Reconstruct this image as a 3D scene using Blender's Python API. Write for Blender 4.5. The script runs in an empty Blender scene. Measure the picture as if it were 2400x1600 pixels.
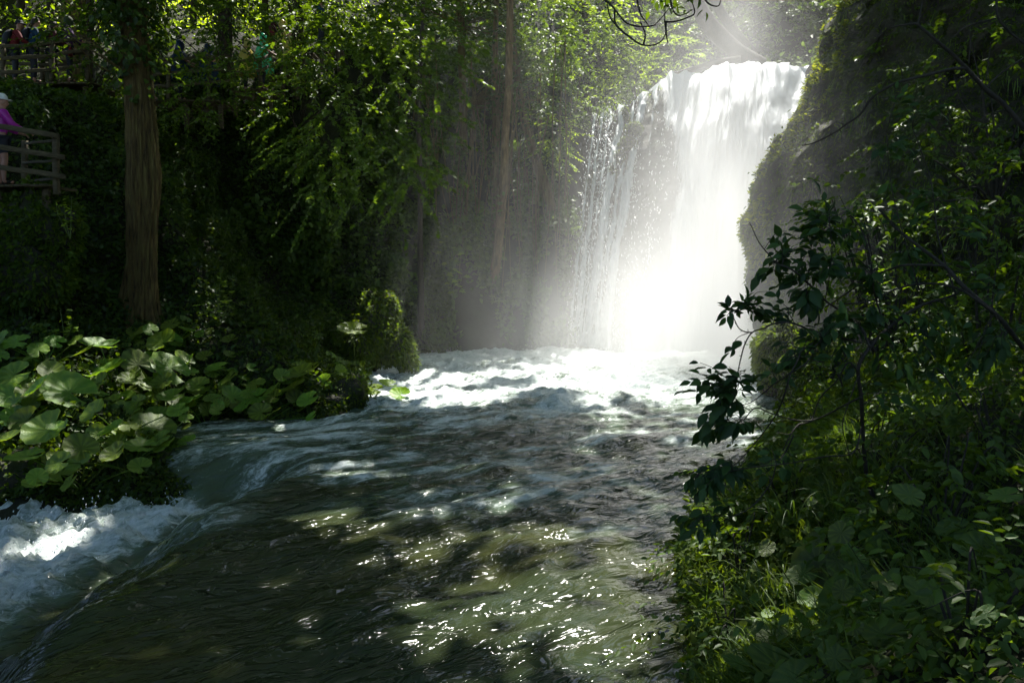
import bpy, math, random
import numpy as np
from mathutils import Vector
R_ = math.radians
rng = np.random.default_rng(7)
random.seed(7)
scene = bpy.context.scene
COL = scene.collection
PI = math.pi

# ------------------------------------------------------------------ camera
FPX = 1867.0
CAMZ = 3.0
PITCH = math.atan(160 / FPX)
cd = bpy.data.cameras.new('camera')
cam = bpy.data.objects.new('camera', cd)
COL.objects.link(cam)
cam.location = (0, 0, CAMZ)
cam.rotation_euler = (PI / 2 - PITCH, 0, 0)
cd.sensor_width = 36
cd.lens = 36 * FPX / 2400
cd.clip_start = 0.05
cd.clip_end = 2000
scene.camera = cam


def P(x, y, Y):
    """point of the place seen at photograph pixel x,y that stands Y metres up-river"""
    a, b = (x - 1200) / FPX, -(y - 800) / FPX
    c, s = math.cos(PITCH), math.sin(PITCH)
    dy, dz = c + b * s, b * c - s
    return np.array([a * Y / dy, Y, CAMZ + dz * Y / dy])


# ------------------------------------------------------------------ sun and sky
AZ, EL = R_(14), R_(60)
S = np.array([math.sin(AZ) * math.cos(EL), math.cos(AZ) * math.cos(EL), math.sin(EL)])
ld = bpy.data.lights.new('sun', 'SUN')
lo = bpy.data.objects.new('sun', ld)
COL.objects.link(lo)
ld.energy = 5.0
ld.angle = R_(0.5)
ld.color = (1.0, 0.965, 0.90)
lo.location = (10, 40, 60)
lo.rotation_euler = Vector(S).to_track_quat('Z', 'Y').to_euler()
w = bpy.data.worlds.new('World')
scene.world = w
w.use_nodes = True
nt = w.node_tree
bg = nt.nodes['Background']
sk = nt.nodes.new('ShaderNodeTexSky')
sk.sky_type = 'NISHITA'
sk.sun_disc = False
sk.sun_elevation = EL
sk.sun_rotation = AZ
nt.links.new(sk.outputs[0], bg.inputs[0])
bg.inputs[1].default_value = 0.115
scene.view_settings.view_transform = 'Standard'
scene.view_settings.look = 'None'
scene.view_settings.gamma = 1
scene.view_settings.exposure = 1.4
scene.render.engine = 'CYCLES'
cy = scene.cycles
cy.use_denoising = True
cy.max_bounces = 8
cy.diffuse_bounces = 3
cy.glossy_bounces = 3
cy.transmission_bounces = 4
cy.transparent_max_bounces = 10
cy.volume_bounces = 5
cy.volume_step_rate = 0.75
cy.volume_max_steps = 96
cy.sample_clamp_indirect = 3.0
cy.sample_clamp_direct = 30.0
cy.caustics_reflective = False
cy.caustics_refractive = False
cy.use_adaptive_sampling = True
cy.adaptive_threshold = 0.02

# ------------------------------------------------------------------ noise
_pt = rng.permutation(256)
_pt = np.concatenate([_pt, _pt, _pt])
_gr = rng.normal(size=(256, 3))
_gr /= np.linalg.norm(_gr, axis=1)[:, None]


def noise(p):
    p = np.asarray(p, float)
    i = np.floor(p).astype(int)
    f = p - i
    u = f * f * f * (f * (f * 6 - 15) + 10)
    i &= 255
    out = 0
    for dx in (0, 1):
        wx = u[:, 0] if dx else 1 - u[:, 0]
        for dy in (0, 1):
            wy = u[:, 1] if dy else 1 - u[:, 1]
            for dz in (0, 1):
                wz = u[:, 2] if dz else 1 - u[:, 2]
                h = _pt[_pt[_pt[(i[:, 0] + dx) & 255] + ((i[:, 1] + dy) & 255)] + ((i[:, 2] + dz) & 255)]
                g = _gr[h]
                out = out + wx * wy * wz * (g[:, 0] * (f[:, 0] - dx) + g[:, 1] * (f[:, 1] - dy) + g[:, 2] * (f[:, 2] - dz))
    return out


def n3(x, y, z=0.0, oct=1):
    x = np.asarray(x, float)
    p = np.stack([x, np.broadcast_to(y, x.shape), np.broadcast_to(z, x.shape)], -1).reshape(-1, 3)
    o, a, fr = 0, 1.0, 1.0
    for k in range(oct):
        o = o + a * noise(p * fr + 17.3 * k)
        a *= .5
        fr *= 2.03
    return np.asarray(o).reshape(x.shape)


def sstep(a, b, x):
    t = np.clip((np.asarray(x, float) - a) / (b - a), 0, 1)
    return t * t * (3 - 2 * t)


# ------------------------------------------------------------------ object helpers
def tag(o, label=None, cat=None, group=None, kind=None):
    if label: o['label'] = label
    if cat: o['category'] = cat
    if group: o['group'] = group
    if kind: o['kind'] = kind
    return o


def link(name, me, mat=None, parent=None):
    o = bpy.data.objects.new(name, me)
    COL.objects.link(o)
    if mat:
        for m in (mat if isinstance(mat, (list, tuple)) else [mat]):
            me.materials.append(m)
    if parent:
        o.parent = parent
        o.matrix_parent_inverse = parent.matrix_basis.inverted()
    return o


def empty(name, loc):
    o = bpy.data.objects.new(name, None)
    COL.objects.link(o)
    o.location = [float(v) for v in loc]
    o.empty_display_size = .2
    bpy.context.view_layer.update() if False else None
    o.matrix_basis.translation = Vector([float(v) for v in loc])
    return o


def mesh_np(name, V, F, mat, parent=None, smooth=True):
    """V (n,3); F list of arrays of same-size faces"""
    V = np.asarray(V, np.float32)
    if not isinstance(F, list): F = [F]
    F = [np.asarray(f, np.int32) for f in F if len(f)]
    me = bpy.data.meshes.new(name)
    me.vertices.add(len(V))
    me.vertices.foreach_set('co', V.ravel())
    li = np.concatenate([f.ravel() for f in F])
    tot = np.concatenate([np.full(len(f), f.shape[1], np.int32) for f in F])
    st = np.concatenate([[0], np.cumsum(tot)[:-1]]).astype(np.int32)
    me.loops.add(len(li))
    me.loops.foreach_set('vertex_index', li)
    me.polygons.add(len(tot))
    me.polygons.foreach_set('loop_start', st)
    me.polygons.foreach_set('loop_total', tot)
    if smooth:
        me.polygons.foreach_set('use_smooth', np.ones(len(tot), bool))
    me.update(calc_edges=True)
    me.validate()
    return link(name, me, mat, parent)


def grid_faces(nu, nv, wrap=False):
    i = np.arange(nv - 1)[:, None]
    j = np.arange(nu if wrap else nu - 1)[None, :]
    a = i * nu + j
    b = i * nu + (j + 1) % nu
    return np.stack([a, b, b + nu, a + nu], -1).reshape(-1, 4)


class MB:
    def __init__(s):
        s.V, s.F, s.n = [], [], 0

    def add(s, V, F):
        V = np.asarray(V, float)
        for f in (F if isinstance(F, list) else [F]):
            if len(f): s.F.append(np.asarray(f) + s.n)
        s.V.append(V)
        s.n += len(V)
        return s

    def tube(s, pts, rad, seg=8, res=6, rough=0.0, fr=3.0, flute=0.0, furrow=0.0):
        pts = np.asarray(pts, float)
        rad = np.broadcast_to(np.asarray(rad, float), (len(pts),)) if np.ndim(rad) else np.full(len(pts), float(rad))
        p, r = spline(pts, rad, res)
        n = len(p)
        t = np.gradient(p, axis=0)
        t /= np.linalg.norm(t, axis=1)[:, None] + 1e-9
        ref = np.array([0., 1, .13]) if abs(t[0, 1]) < .8 else np.array([1., 0, .1])
        nv = np.zeros_like(p)
        a = np.cross(t[0], ref)
        a /= np.linalg.norm(a)
        for k in range(n):
            a = a - t[k] * a.dot(t[k])
            a /= np.linalg.norm(a) + 1e-9
            nv[k] = a
        bn = np.cross(t, nv)
        th = np.linspace(0, 2 * PI, seg, endpoint=False)
        c, sn = np.cos(th), np.sin(th)
        rr = np.repeat(r[:, None], seg, 1)
        if rough or flute or furrow:
            ln = np.concatenate([[0], np.cumsum(np.linalg.norm(np.diff(p, axis=0), axis=1))])
            L = np.repeat(ln[:, None], seg, 1)
            cc, ss = np.repeat(c[None], n, 0), np.repeat(sn[None], n, 0)
            off = p[0, 0] * 3.1
            rr = rr * (1 + rough * n3(cc * fr + off, ss * fr, L * fr * .35, 3) + flute * n3(cc * 1.6 + off, ss * 1.6, L * .25, 1))
        if furrow:
            fz = n3(cc * 5.5 + .8 * n3(cc * 2, ss * 2, L * .6, 2), ss * 5.5, L * .55, 2)
            rr = rr * (1 - furrow * np.clip(1 - 5 * np.abs(fz), 0, 1))
        V = p[:, None] + rr[..., None] * (c[None, :, None] * nv[:, None] + sn[None, :, None] * bn[:, None])
        V = V.reshape(-1, 3)
        F = grid_faces(seg, n, True)
        e = len(V)
        V = np.concatenate([V, p[:1], p[-1:]])
        j = np.arange(seg)
        cap0 = np.stack([np.full(seg, e), (j + 1) % seg, j], -1)
        b = (n - 1) * seg
        cap1 = np.stack([np.full(seg, e + 1), b + j, b + (j + 1) % seg], -1)
        return s.add(V, [F, cap0, cap1])

    def box(s, a, b, wid, hei, jit=0.004):
        """plank from a to b"""
        a, b = np.asarray(a, float), np.asarray(b, float)
        t = b - a
        t /= np.linalg.norm(t)
        up = np.array([0, 0, 1.]) if abs(t[2]) < .9 else np.array([0, 1., 0])
        sd = np.cross(t, up)
        sd /= np.linalg.norm(sd)
        up = np.cross(sd, t)
        k = .82
        prof = [(-1, -k), (-k, -1), (k, -1), (1, -k), (1, k), (k, 1), (-k, 1), (-1, k)]
        n = 7
        V = []
        for i in range(n):
            c = a + (b - a) * i / (n - 1) + rng.normal(0, jit, 3)
            for (u, v) in prof:
                V.append(c + sd * u * wid / 2 + up * v * hei / 2 + rng.normal(0, jit * .25, 3))
        F = grid_faces(8, n, True)
        s.add(V, [F, np.array([list(range(7, -1, -1))]), np.array([[(n - 1) * 8 + q for q in range(8)]])])
        return s

    def build(s, name, mat, parent=None, smooth=True):
        return mesh_np(name, np.concatenate(s.V), group_faces(s.F), mat, parent, smooth)


def group_faces(Fs):
    d = {}
    for f in Fs: d.setdefault(f.shape[1], []).append(f)
    return [np.concatenate(v) for v in d.values()]


def spline(p, r, res):
    n = len(p)
    if n < 3 or res <= 1: return p, r
    q = np.concatenate([[2 * p[0] - p[1]], p, [2 * p[-1] - p[-2]]])
    out, ro = [], []
    for i in range(n - 1):
        p0, p1, p2, p3 = q[i:i + 4]
        for k in range(res):
            t = k / res
            out.append(.5 * ((2 * p1) + (-p0 + p2) * t + (2 * p0 - 5 * p1 + 4 * p2 - p3) * t * t + (-p0 + 3 * p1 - 3 * p2 + p3) * t ** 3))
            ro.append(r[i] * (1 - t) + r[i + 1] * t)
    out.append(p[-1])
    ro.append(r[-1])
    return np.array(out), np.array(ro)


def unit(v):
    return v / (np.linalg.norm(v, axis=-1, keepdims=True) + 1e-9)


LEAF = {  # along, across, lift
    'ovate': (np.array([[0, 0, 0], [.28, .42, .10], [.66, .36, .08], [1, 0, -.06], [.66, -.36, .08], [.28, -.42, .10]]),
              [[0, 3, 2, 1], [0, 5, 4, 3]]),
    'lobed': (np.array([[0, 0, 0], [.10, .42, .05], [.38, .30, .05], [.52, .52, .06], [.70, .20, .04], [1, 0, -.05],
                        [.70, -.20, .04], [.52, -.52, .06], [.38, -.30, .05], [.10, -.42, .05], [.45, 0, 0]]),
              [[0, 10, 2, 1], [10, 4, 3, 2], [10, 5, 4], [10, 6, 5], [10, 8, 7, 6], [0, 9, 8, 10]]),
    'blade': (np.array([[0, .5, 0], [0, -.5, 0], [.55, -.38, .12], [.55, .38, .12], [1, 0, -.1]]), [[0, 3, 2, 1], [2, 3, 4]]),
    'fine': (np.array([[0, 0, 0], [.2, .30, .09], [.45, .42, .11], [.72, .27, .05], [1, 0, -.10], [.72, -.27, .05], [.45, -.42, .11],
                       [.2, -.30, .09], [.22, 0, .0], [.47, 0, .0], [.74, 0, -.03]]),
             [[0, 8, 1], [8, 9, 2, 1], [9, 10, 3, 2], [10, 4, 3], [0, 7, 8], [8, 7, 6, 9], [9, 6, 5, 10], [10, 5, 4]]),
}


def leaf_arrays(pos, axis, nrm, L, W, shape='ovate'):
    T, Fc = LEAF[shape]
    a = unit(axis)
    b = unit(np.cross(nrm, a))
    n = np.cross(a, b)
    L = np.broadcast_to(L, (len(pos),))[:, None, None]
    W = np.broadcast_to(W, (len(pos),))[:, None, None]
    V = pos[:, None] + a[:, None] * T[None, :, :1] * L + b[:, None] * T[None, :, 1:2] * W + n[:, None] * T[None, :, 2:3] * L
    k = len(T)
    base = (np.arange(len(pos)) * k)[:, None, None]
    Fs = {}
    for f in Fc: Fs.setdefault(len(f), []).append(f)
    F = [(np.array(v)[None] + base).reshape(-1, q) for q, v in Fs.items()]
    return V.reshape(-1, 3), F


def leaves(name, pos, axis, nrm, L, W, mat, parent=None, shape='ovate'):
    V, F = leaf_arrays(pos, axis, nrm, L, W, shape)
    return mesh_np(name, V, F, mat, parent, smooth=(shape == 'fine'))


# ------------------------------------------------------------------ materials
def mat_new(name):
    m = bpy.data.materials.new(name)
    m.use_nodes = True
    t = m.node_tree
    return m, t, t.nodes['Principled BSDF'], t.nodes['Material Output']


def N(t, kind, **kw):
    n = t.nodes.new(kind)
    for k, v in kw.items():
        if k.startswith('i_'):
            n.inputs[k[2:].replace('_', ' ')].default_value = v
        else:
            setattr(n, k, v)
    return n


def ramp(t, src, stops):
    r = t.nodes.new('ShaderNodeValToRGB')
    e = r.color_ramp.elements
    while len(e) < len(stops): e.new(.5)
    for el, (p, c) in zip(e, stops):
        el.position = p
        el.color = (*c, 1) if len(c) == 3 else c
    t.links.new(src, r.inputs[0])
    return r


def leaf_mat(name, c0, c1, trans=.42, tcol=None, rough=.5, spec=.32):
    m, t, b, out = mat_new(name)
    g = N(t, 'ShaderNodeNewGeometry')
    r = ramp(t, g.outputs['Random Per Island'], [(0, c0), (.75, c1), (1, tuple(min(1, v * 1.25) for v in c1))])
    t.links.new(r.outputs[0], b.inputs['Base Color'])
    b.inputs['Roughness'].default_value = rough
    b.inputs['Specular IOR Level'].default_value = spec
    tr = N(t, 'ShaderNodeBsdfTranslucent')
    mx = N(t, 'ShaderNodeMixRGB', blend_type='MULTIPLY')
    mx.inputs[0].default_value = 1
    t.links.new(r.outputs[0], mx.inputs[1])
    mx.inputs[2].default_value = (*(tcol or (2.3, 2.1, .55)), 1)
    t.links.new(mx.outputs[0], tr.inputs[0])
    ms = N(t, 'ShaderNodeMixShader')
    ms.inputs[0].default_value = trans
    t.links.new(b.outputs[0], ms.inputs[1])
    t.links.new(tr.outputs[0], ms.inputs[2])
    t.links.new(ms.outputs[0], out.inputs[0])
    return m


def noise_mat(name, stops, scale=3, rough=.8, bump=.3, detail=6, stretch=(1, 1, 1), spec=.3, bscale=None, bdist=.05):
    m, t, b, out = mat_new(name)
    tc = N(t, 'ShaderNodeTexCoord')
    mp = N(t, 'ShaderNodeMapping')
    mp.inputs['Scale'].default_value = stretch
    t.links.new(tc.outputs['Object'], mp.inputs[0])
    nz = N(t, 'ShaderNodeTexNoise', i_Scale=scale, i_Detail=detail, i_Roughness=.62)
    t.links.new(mp.outputs[0], nz.inputs['Vector'])
    r = ramp(t, nz.outputs['Fac'], stops)
    t.links.new(r.outputs[0], b.inputs['Base Color'])
    nb = N(t, 'ShaderNodeTexNoise', i_Scale=bscale or scale * 2.3, i_Detail=8, i_Roughness=.7)
    t.links.new(mp.outputs[0], nb.inputs['Vector'])
    bp = N(t, 'ShaderNodeBump', i_Strength=bump, i_Distance=bdist)
    t.links.new(nb.outputs['Fac'], bp.inputs['Height'])
    t.links.new(bp.outputs[0], b.inputs['Normal'])
    b.inputs['Roughness'].default_value = rough
    b.inputs['Specular IOR Level'].default_value = spec
    return m


M = {}
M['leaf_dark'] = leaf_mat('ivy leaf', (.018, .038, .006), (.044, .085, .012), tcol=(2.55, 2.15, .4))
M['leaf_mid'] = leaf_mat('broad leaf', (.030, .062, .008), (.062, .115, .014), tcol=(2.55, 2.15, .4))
M['leaf_light'] = leaf_mat('sun lightened leaf', (.07, .125, .010), (.15, .24, .025), tcol=(2.5, 2.1, .4), trans=.55)  # lighter leaf copy, colour raised to read as sunlit
M['leaf_sun'] = leaf_mat('sun brightened leaf', (.12, .20, .012), (.26, .36, .03), tcol=(2.2, 2.0, .4), trans=.62)  # brightest leaf copy, sunlight of the backdrop put into its colour
M['leaf_shrub'] = leaf_mat('shrub leaf', (.014, .036, .012), (.034, .075, .018), trans=.32, rough=.5, spec=.22)
M['leaf_canopy'] = leaf_mat('shade canopy leaf', (.032, .07, .008), (.062, .13, .014), trans=.45)
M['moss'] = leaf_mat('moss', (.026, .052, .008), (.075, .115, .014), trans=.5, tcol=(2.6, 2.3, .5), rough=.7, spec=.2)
M['moss_bright'] = leaf_mat('rim brightened moss', (.07, .11, .010), (.16, .20, .02), trans=.55, tcol=(2.2, 1.9, .4), rough=.6, spec=.2)  # brighter copy of the moss, standing in for sun on the cliff rim
M['grass'] = leaf_mat('grass blade', (.03, .07, .012), (.09, .14, .025), trans=.4, rough=.45)
M['bark'] = noise_mat('bark', [(.30, (.016, .012, .004)), (.48, (.14, .095, .030)), (.62, (.17, .14, .04)), (.78, (.29, .21, .08))], scale=5, stretch=(3, 3, .35), bump=1, bdist=.14, rough=.85)
M['bark_dark'] = noise_mat('dark bark', [(.3, (.015, .012, .008)), (.7, (.06, .045, .028))], scale=9, stretch=(2, 2, .6), bump=.7, rough=.85)
M['bark_pale'] = noise_mat('pale bark', [(.3, (.06, .04, .016)), (.55, (.18, .115, .045)), (.8, (.32, .23, .11))], scale=5, stretch=(2, 2, .5), bump=.6, rough=.85)
M['twig'] = noise_mat('twig bark', [(.3, (.018, .016, .011)), (.7, (.05, .042, .03))], scale=25, bump=.5, rough=.8)
M['earth'] = noise_mat('leaf litter earth', [(.3, (.008, .009, .004)), (.55, (.022, .024, .008)), (.8, (.03, .042, .010))], scale=1.6, bump=.8, bdist=.15, rough=.95)
M['rock'] = noise_mat('wet mossy rock', [(.3, (.012, .012, .008)), (.5, (.042, .040, .026)), (.62, (.034, .05, .012)), (.8, (.06, .08, .02))], scale=1.1, bump=1, bdist=.2, rough=.75, spec=.25)
M['wood'] = noise_mat('weathered wood', [(.3, (.035, .027, .013)), (.7, (.10, .08, .04))], scale=6, stretch=(1, 1, 4), bump=.5, rough=.8)


def cloth(name, c, rough=.8):
    return noise_mat(name, [(.35, tuple(v * .75 for v in c)), (.7, c)], scale=14, bump=.25, rough=rough, bscale=9, bdist=.03)


# ------------------------------------------------------------------ terrain
RIV = np.array([(1.5, 5.8), (1.6, 6.9), (1.85, 8.2), (2.6, 10.0), (4.4, 13.5), (6.4, 17.0), (7.4, 20), (8.2, 24), (10.5, 26.5), (11.5, 29.2), (8, 29.0), (5, 29.2), (2.3, 30.2), (0, 30.2),
                (-2.3, 29.3), (-3.5, 26.7), (-4.4, 24.3), (-3.9, 20.5), (-3.55, 17.6), (-3.75, 16.3), (-5.9, 16.2), (-6.7, 15.2), (-6.1, 13.9), (-6.0, 12.6), (-7.2, 12.2), (-9, 12.6), (-14, 13.0), (-24, 12),
                (-24, 1), (-8, 1.5), (-2, 2.3), (0.4, 3.6)])


def river_sd(x, y):
    p = np.stack([np.ravel(x), np.ravel(y)], -1).astype(float)
    d = np.full(len(p), 1e9)
    ins = np.zeros(len(p), bool)
    for a, b in zip(RIV, np.roll(RIV, -1, 0)):
        e = b - a
        t = np.clip(((p - a) @ e) / (e @ e), 0, 1)
        d = np.minimum(d, np.linalg.norm(p - a - t[:, None] * e, axis=1))
        c = ((a[1] > p[:, 1]) != (b[1] > p[:, 1]))
        xi = a[0] + (p[:, 1] - a[1]) * e[0] / (e[1] if e[1] else 1e-9)
        ins ^= c & (p[:, 0] < xi)
    return np.where(ins, -d, d).reshape(np.shape(x))


PL = ([-50, -1.5, 0, .4, 2.8, 5, 7.0, 8.0, 13, 20, 40], [-1.6, -1.0, .05, .25, 1.9, 4.7, 7.4, 7.8, 8.1, 8.6, 13])
PB = ([-50, -1, 0, .8, 5.2, 6, 13, 24, 40], [-1.6, -1.0, .15, 2.6, 11.0, 12.0, 13.0, 25, 36])
PR = ([-50, -1.5, -.2, .1, .6, 1.3, 3, 6, 10, 20, 40], [-1.6, -1.0, -.12, .10, .50, .98, 2.0, 4.2, 7.5, 17, 30])


def height(x, y):
    x, y = np.asarray(x, float), np.asarray(y, float)
    s = river_sd(x, y)
    s2 = s + .5 * n3(x * .35, y * .35, 1.0, 2) * sstep(.2, 2, s)
    wb = sstep(23, 30, y + .25 * np.minimum(x, 0))
    wr = sstep(-3, 3, x) * (1 - wb)
    hl = np.interp(s2, *PL) + .22 * np.clip(y - 22, 0, 20) * sstep(5, 8, s2)
    hr = np.interp(s2, *PR)
    behind = sstep(3.5, 0, y) * sstep(-1, -2.5, y) * 0
    h = hl * (1 - wb - wr) + np.interp(s2, *PB) * wb + hr * wr
    # viewing bank at the camera stays low
    h = np.where(y < 5, np.minimum(h, 1.3 + .6 * np.clip(np.abs(x - .3) - 1.2, 0, 30) + behind), h)
    m = sstep(2.0, 3.2, x) * sstep(13, 11.5, x) * sstep(29, 30.5, y)
    h = h - m * 2.2 * sstep(45, 40, y)
    h = h + .25 * n3(x * .9, y * .9, 5.0, 3) * sstep(.1, 1.2, s)
    return h


gx = np.concatenate([np.linspace(-46, -10, 90, endpoint=False), np.linspace(-10, 9, 200, endpoint=False), np.linspace(9, 44, 90)])
gy = np.concatenate([np.linspace(-10, 3, 40, endpoint=False), np.linspace(3, 24, 210, endpoint=False), np.linspace(24, 42, 80, endpoint=False), np.linspace(42, 78, 60)])
XX, YY = np.meshgrid(gx, gy)
ZZ = height(XX, YY)
ter = mesh_np('hillside', np.stack([XX, YY, ZZ], -1).reshape(-1, 3), grid_faces(len(gx), len(gy)), M['earth'])
tag(ter, 'dark wooded gorge slopes rising from both river banks', None, None, 'structure')


def hit(x, y, y0=3.2, y1=40, off=0.):
    """where the ground lies along the line of sight through x,y"""
    Ys = np.arange(y0, y1, .04)
    d0 = P(x, y, 1.0) - [0, 0, CAMZ]
    X, Z = d0[0] * Ys, CAMZ + d0[2] * Ys
    b = np.nonzero(Z < np.maximum(height(X, Ys), 0.0))[0]
    Y = Ys[b[0]] if len(b) else y1
    return P(x, y, max(Y - off, 1.0))


def hnormal(x, y):
    e = .15
    dx = (height(x + e, y) - height(x - e, y)) / (2 * e)
    dy = (height(x, y + e) - height(x, y - e)) / (2 * e)
    return unit(np.stack([-dx, -dy, np.ones_like(dx)], -1)), np.sqrt(1 + dx * dx + dy * dy)


# ------------------------------------------------------------------ river
def level(x, y):
    xx = x + .75 * n3(x * .35, y * .55, 2.0, 3) + .12 * n3(x * 2.2, y * 2.2, 2.6, 2) - .10 * (y - 9.5)
    return -.85 * sstep(-3.3, -5.1, xx) * sstep(13.4, 11.9, y + .3 * n3(x * .8, y * .8, 5.5, 2))


FL = np.array([-.80, -.60])
FG = np.array([.60, -.80])


def water_fields(x, y):
    al = x * FL[0] + y * FL[1]
    ac = x * FG[0] + y * FG[1]
    lv = level(x, y)
    xx = x + .5 * n3(x * .6, y * .8, 2.0, 2) - .10 * (y - 9.5)
    cauld = sstep(-4.75, -5.45, xx) * (1 - .0 * x) * sstep(13.5, 11.5, y) * sstep(6.6, 8.0, y + .5 * n3(x * .8, y * .8, 4))
    cauld = np.maximum(cauld, sstep(-4.5, -5.2, x) * sstep(6.9, 6.4, y))
    up = sstep(13.6, 19.4, y + 2.2 * n3(x * .35, y * .2, 9., 2) + .10 * x * (x < 0) - .22 * np.clip(x - 1.5, 0, 9))
    near = sstep(24, 27, y)
    side = sstep(11.0, 13.0, y) * sstep(-1.0, -3.2, x + .5 * n3(x * .7, y * .7, 3., 2)) * .5
    ridge = .42 * sstep(-2.8, -3.9, xx) * sstep(-5.6, -4.7, xx) * sstep(12.8, 11.3, y) * sstep(8.2, 9.8, y)
    foam = np.clip(np.maximum.reduce([up * (.84 + .75 * n3(x * .45, y * .6, 21., 3)), .85 * cauld + .5 * cauld * n3(x * .9, y * .9, 2.7, 2), side * (.75 + 1.0 * n3(al * .5, ac * 2.6, 47., 3)), sstep(7.0, 11.5, y + .5 * x * (x < 0)) * (.33 + .55 * n3(al * .28, ac * 1.3, 31., 3) + .55 * n3(al * .9, ac * 3.2, 35., 3)), ridge * 1.15 * (.75 + .6 * n3(al * .5, ac * 3, 41., 2)), near]), 0, 1.2)
    z = lv.copy()
    z += .15 * n3(al * .30, ac * .75, .3, 2)
    z += .085 * n3(al * .75, ac * 1.7, 4.3, 3) * (1 + .8 * up)
    z += .04 * n3(al * 2.4, ac * 4.2, 8.3, 3)
    z += .016 * n3(al * 5, ac * 8, 2.3, 2)
    # standing waves in the whitewater, running across the current
    wx, wy = x + .5 * n3(x * .7, y * .7, 12., 2), y + .5 * n3(x * .7, y * .7, 15., 2)
    rid = 0
    for k_, (fx, fy, am) in enumerate(((.36, .75, .30), (.85, 1.6, .15), (1.9, 3.1, .085), (4.2, 5.6, .04))):
        rid = rid + am * np.clip(1 - 2.3 * np.abs(n3(wx * fx, wy * fy, 6.6 + 3 * k_)), 0, 1) ** 1.5
    z += up ** 1.5 * (rid * .68 - .10)
    z += (up + cauld) * (.035 * n3(x * 7.5, y * 7.5, 7.7, 3))
    rid = 0
    for k_, (fq, am) in enumerate(((.6, .20), (1.5, .15), (3.2, .11), (6.5, .07), (12., .035))):
        rid = rid + am * np.clip(1 - 2.3 * np.abs(n3(wx * fq, wy * fq * 1.15, 1.7 + 3 * k_)), 0, 1) ** 1.4
    z += cauld * (rid * 1.1 - .05)
    # rounded tongues where the river drops away
    z += ridge * .22 * np.clip(1 - 2.5 * np.abs(n3(al * .25, ac * 1.2, 9.1, 1)), 0, 1)
    # pyramid waves
    for (wx, wy, wh, wr) in ((2.05, 13.6, .15, .5), (-.1, 11.9, .10, .3), (3.9, 12.8, .08, .4), (-3.4, 26.2, .35, .3)):
        d = np.sqrt((x - wx) ** 2 + (y - wy) ** 2)
        z += wh * np.exp(-d / wr)
    return z, foam


rx = np.concatenate([np.linspace(-24, -9, 60, endpoint=False), np.linspace(-9, 9, 330, endpoint=False), np.linspace(9, 12.4, 30)])
ry = np.concatenate([np.linspace(.8, 5, 25, endpoint=False), np.linspace(5, 18, 300, endpoint=False), np.linspace(18, 31, 190)])
XX, YY = np.meshgrid(rx, ry)
ZZ, FO = water_fields(XX, YY)
keep = river_sd(XX, YY) < 1.1
F = grid_faces(len(rx), len(ry))
F = F[keep.ravel()[F].any(1)]
used = np.unique(F)
remap = np.full(XX.size, -1)
remap[used] = np.arange(len(used))
V = np.stack([XX, YY, ZZ], -1).reshape(-1, 3)[used]


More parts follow.
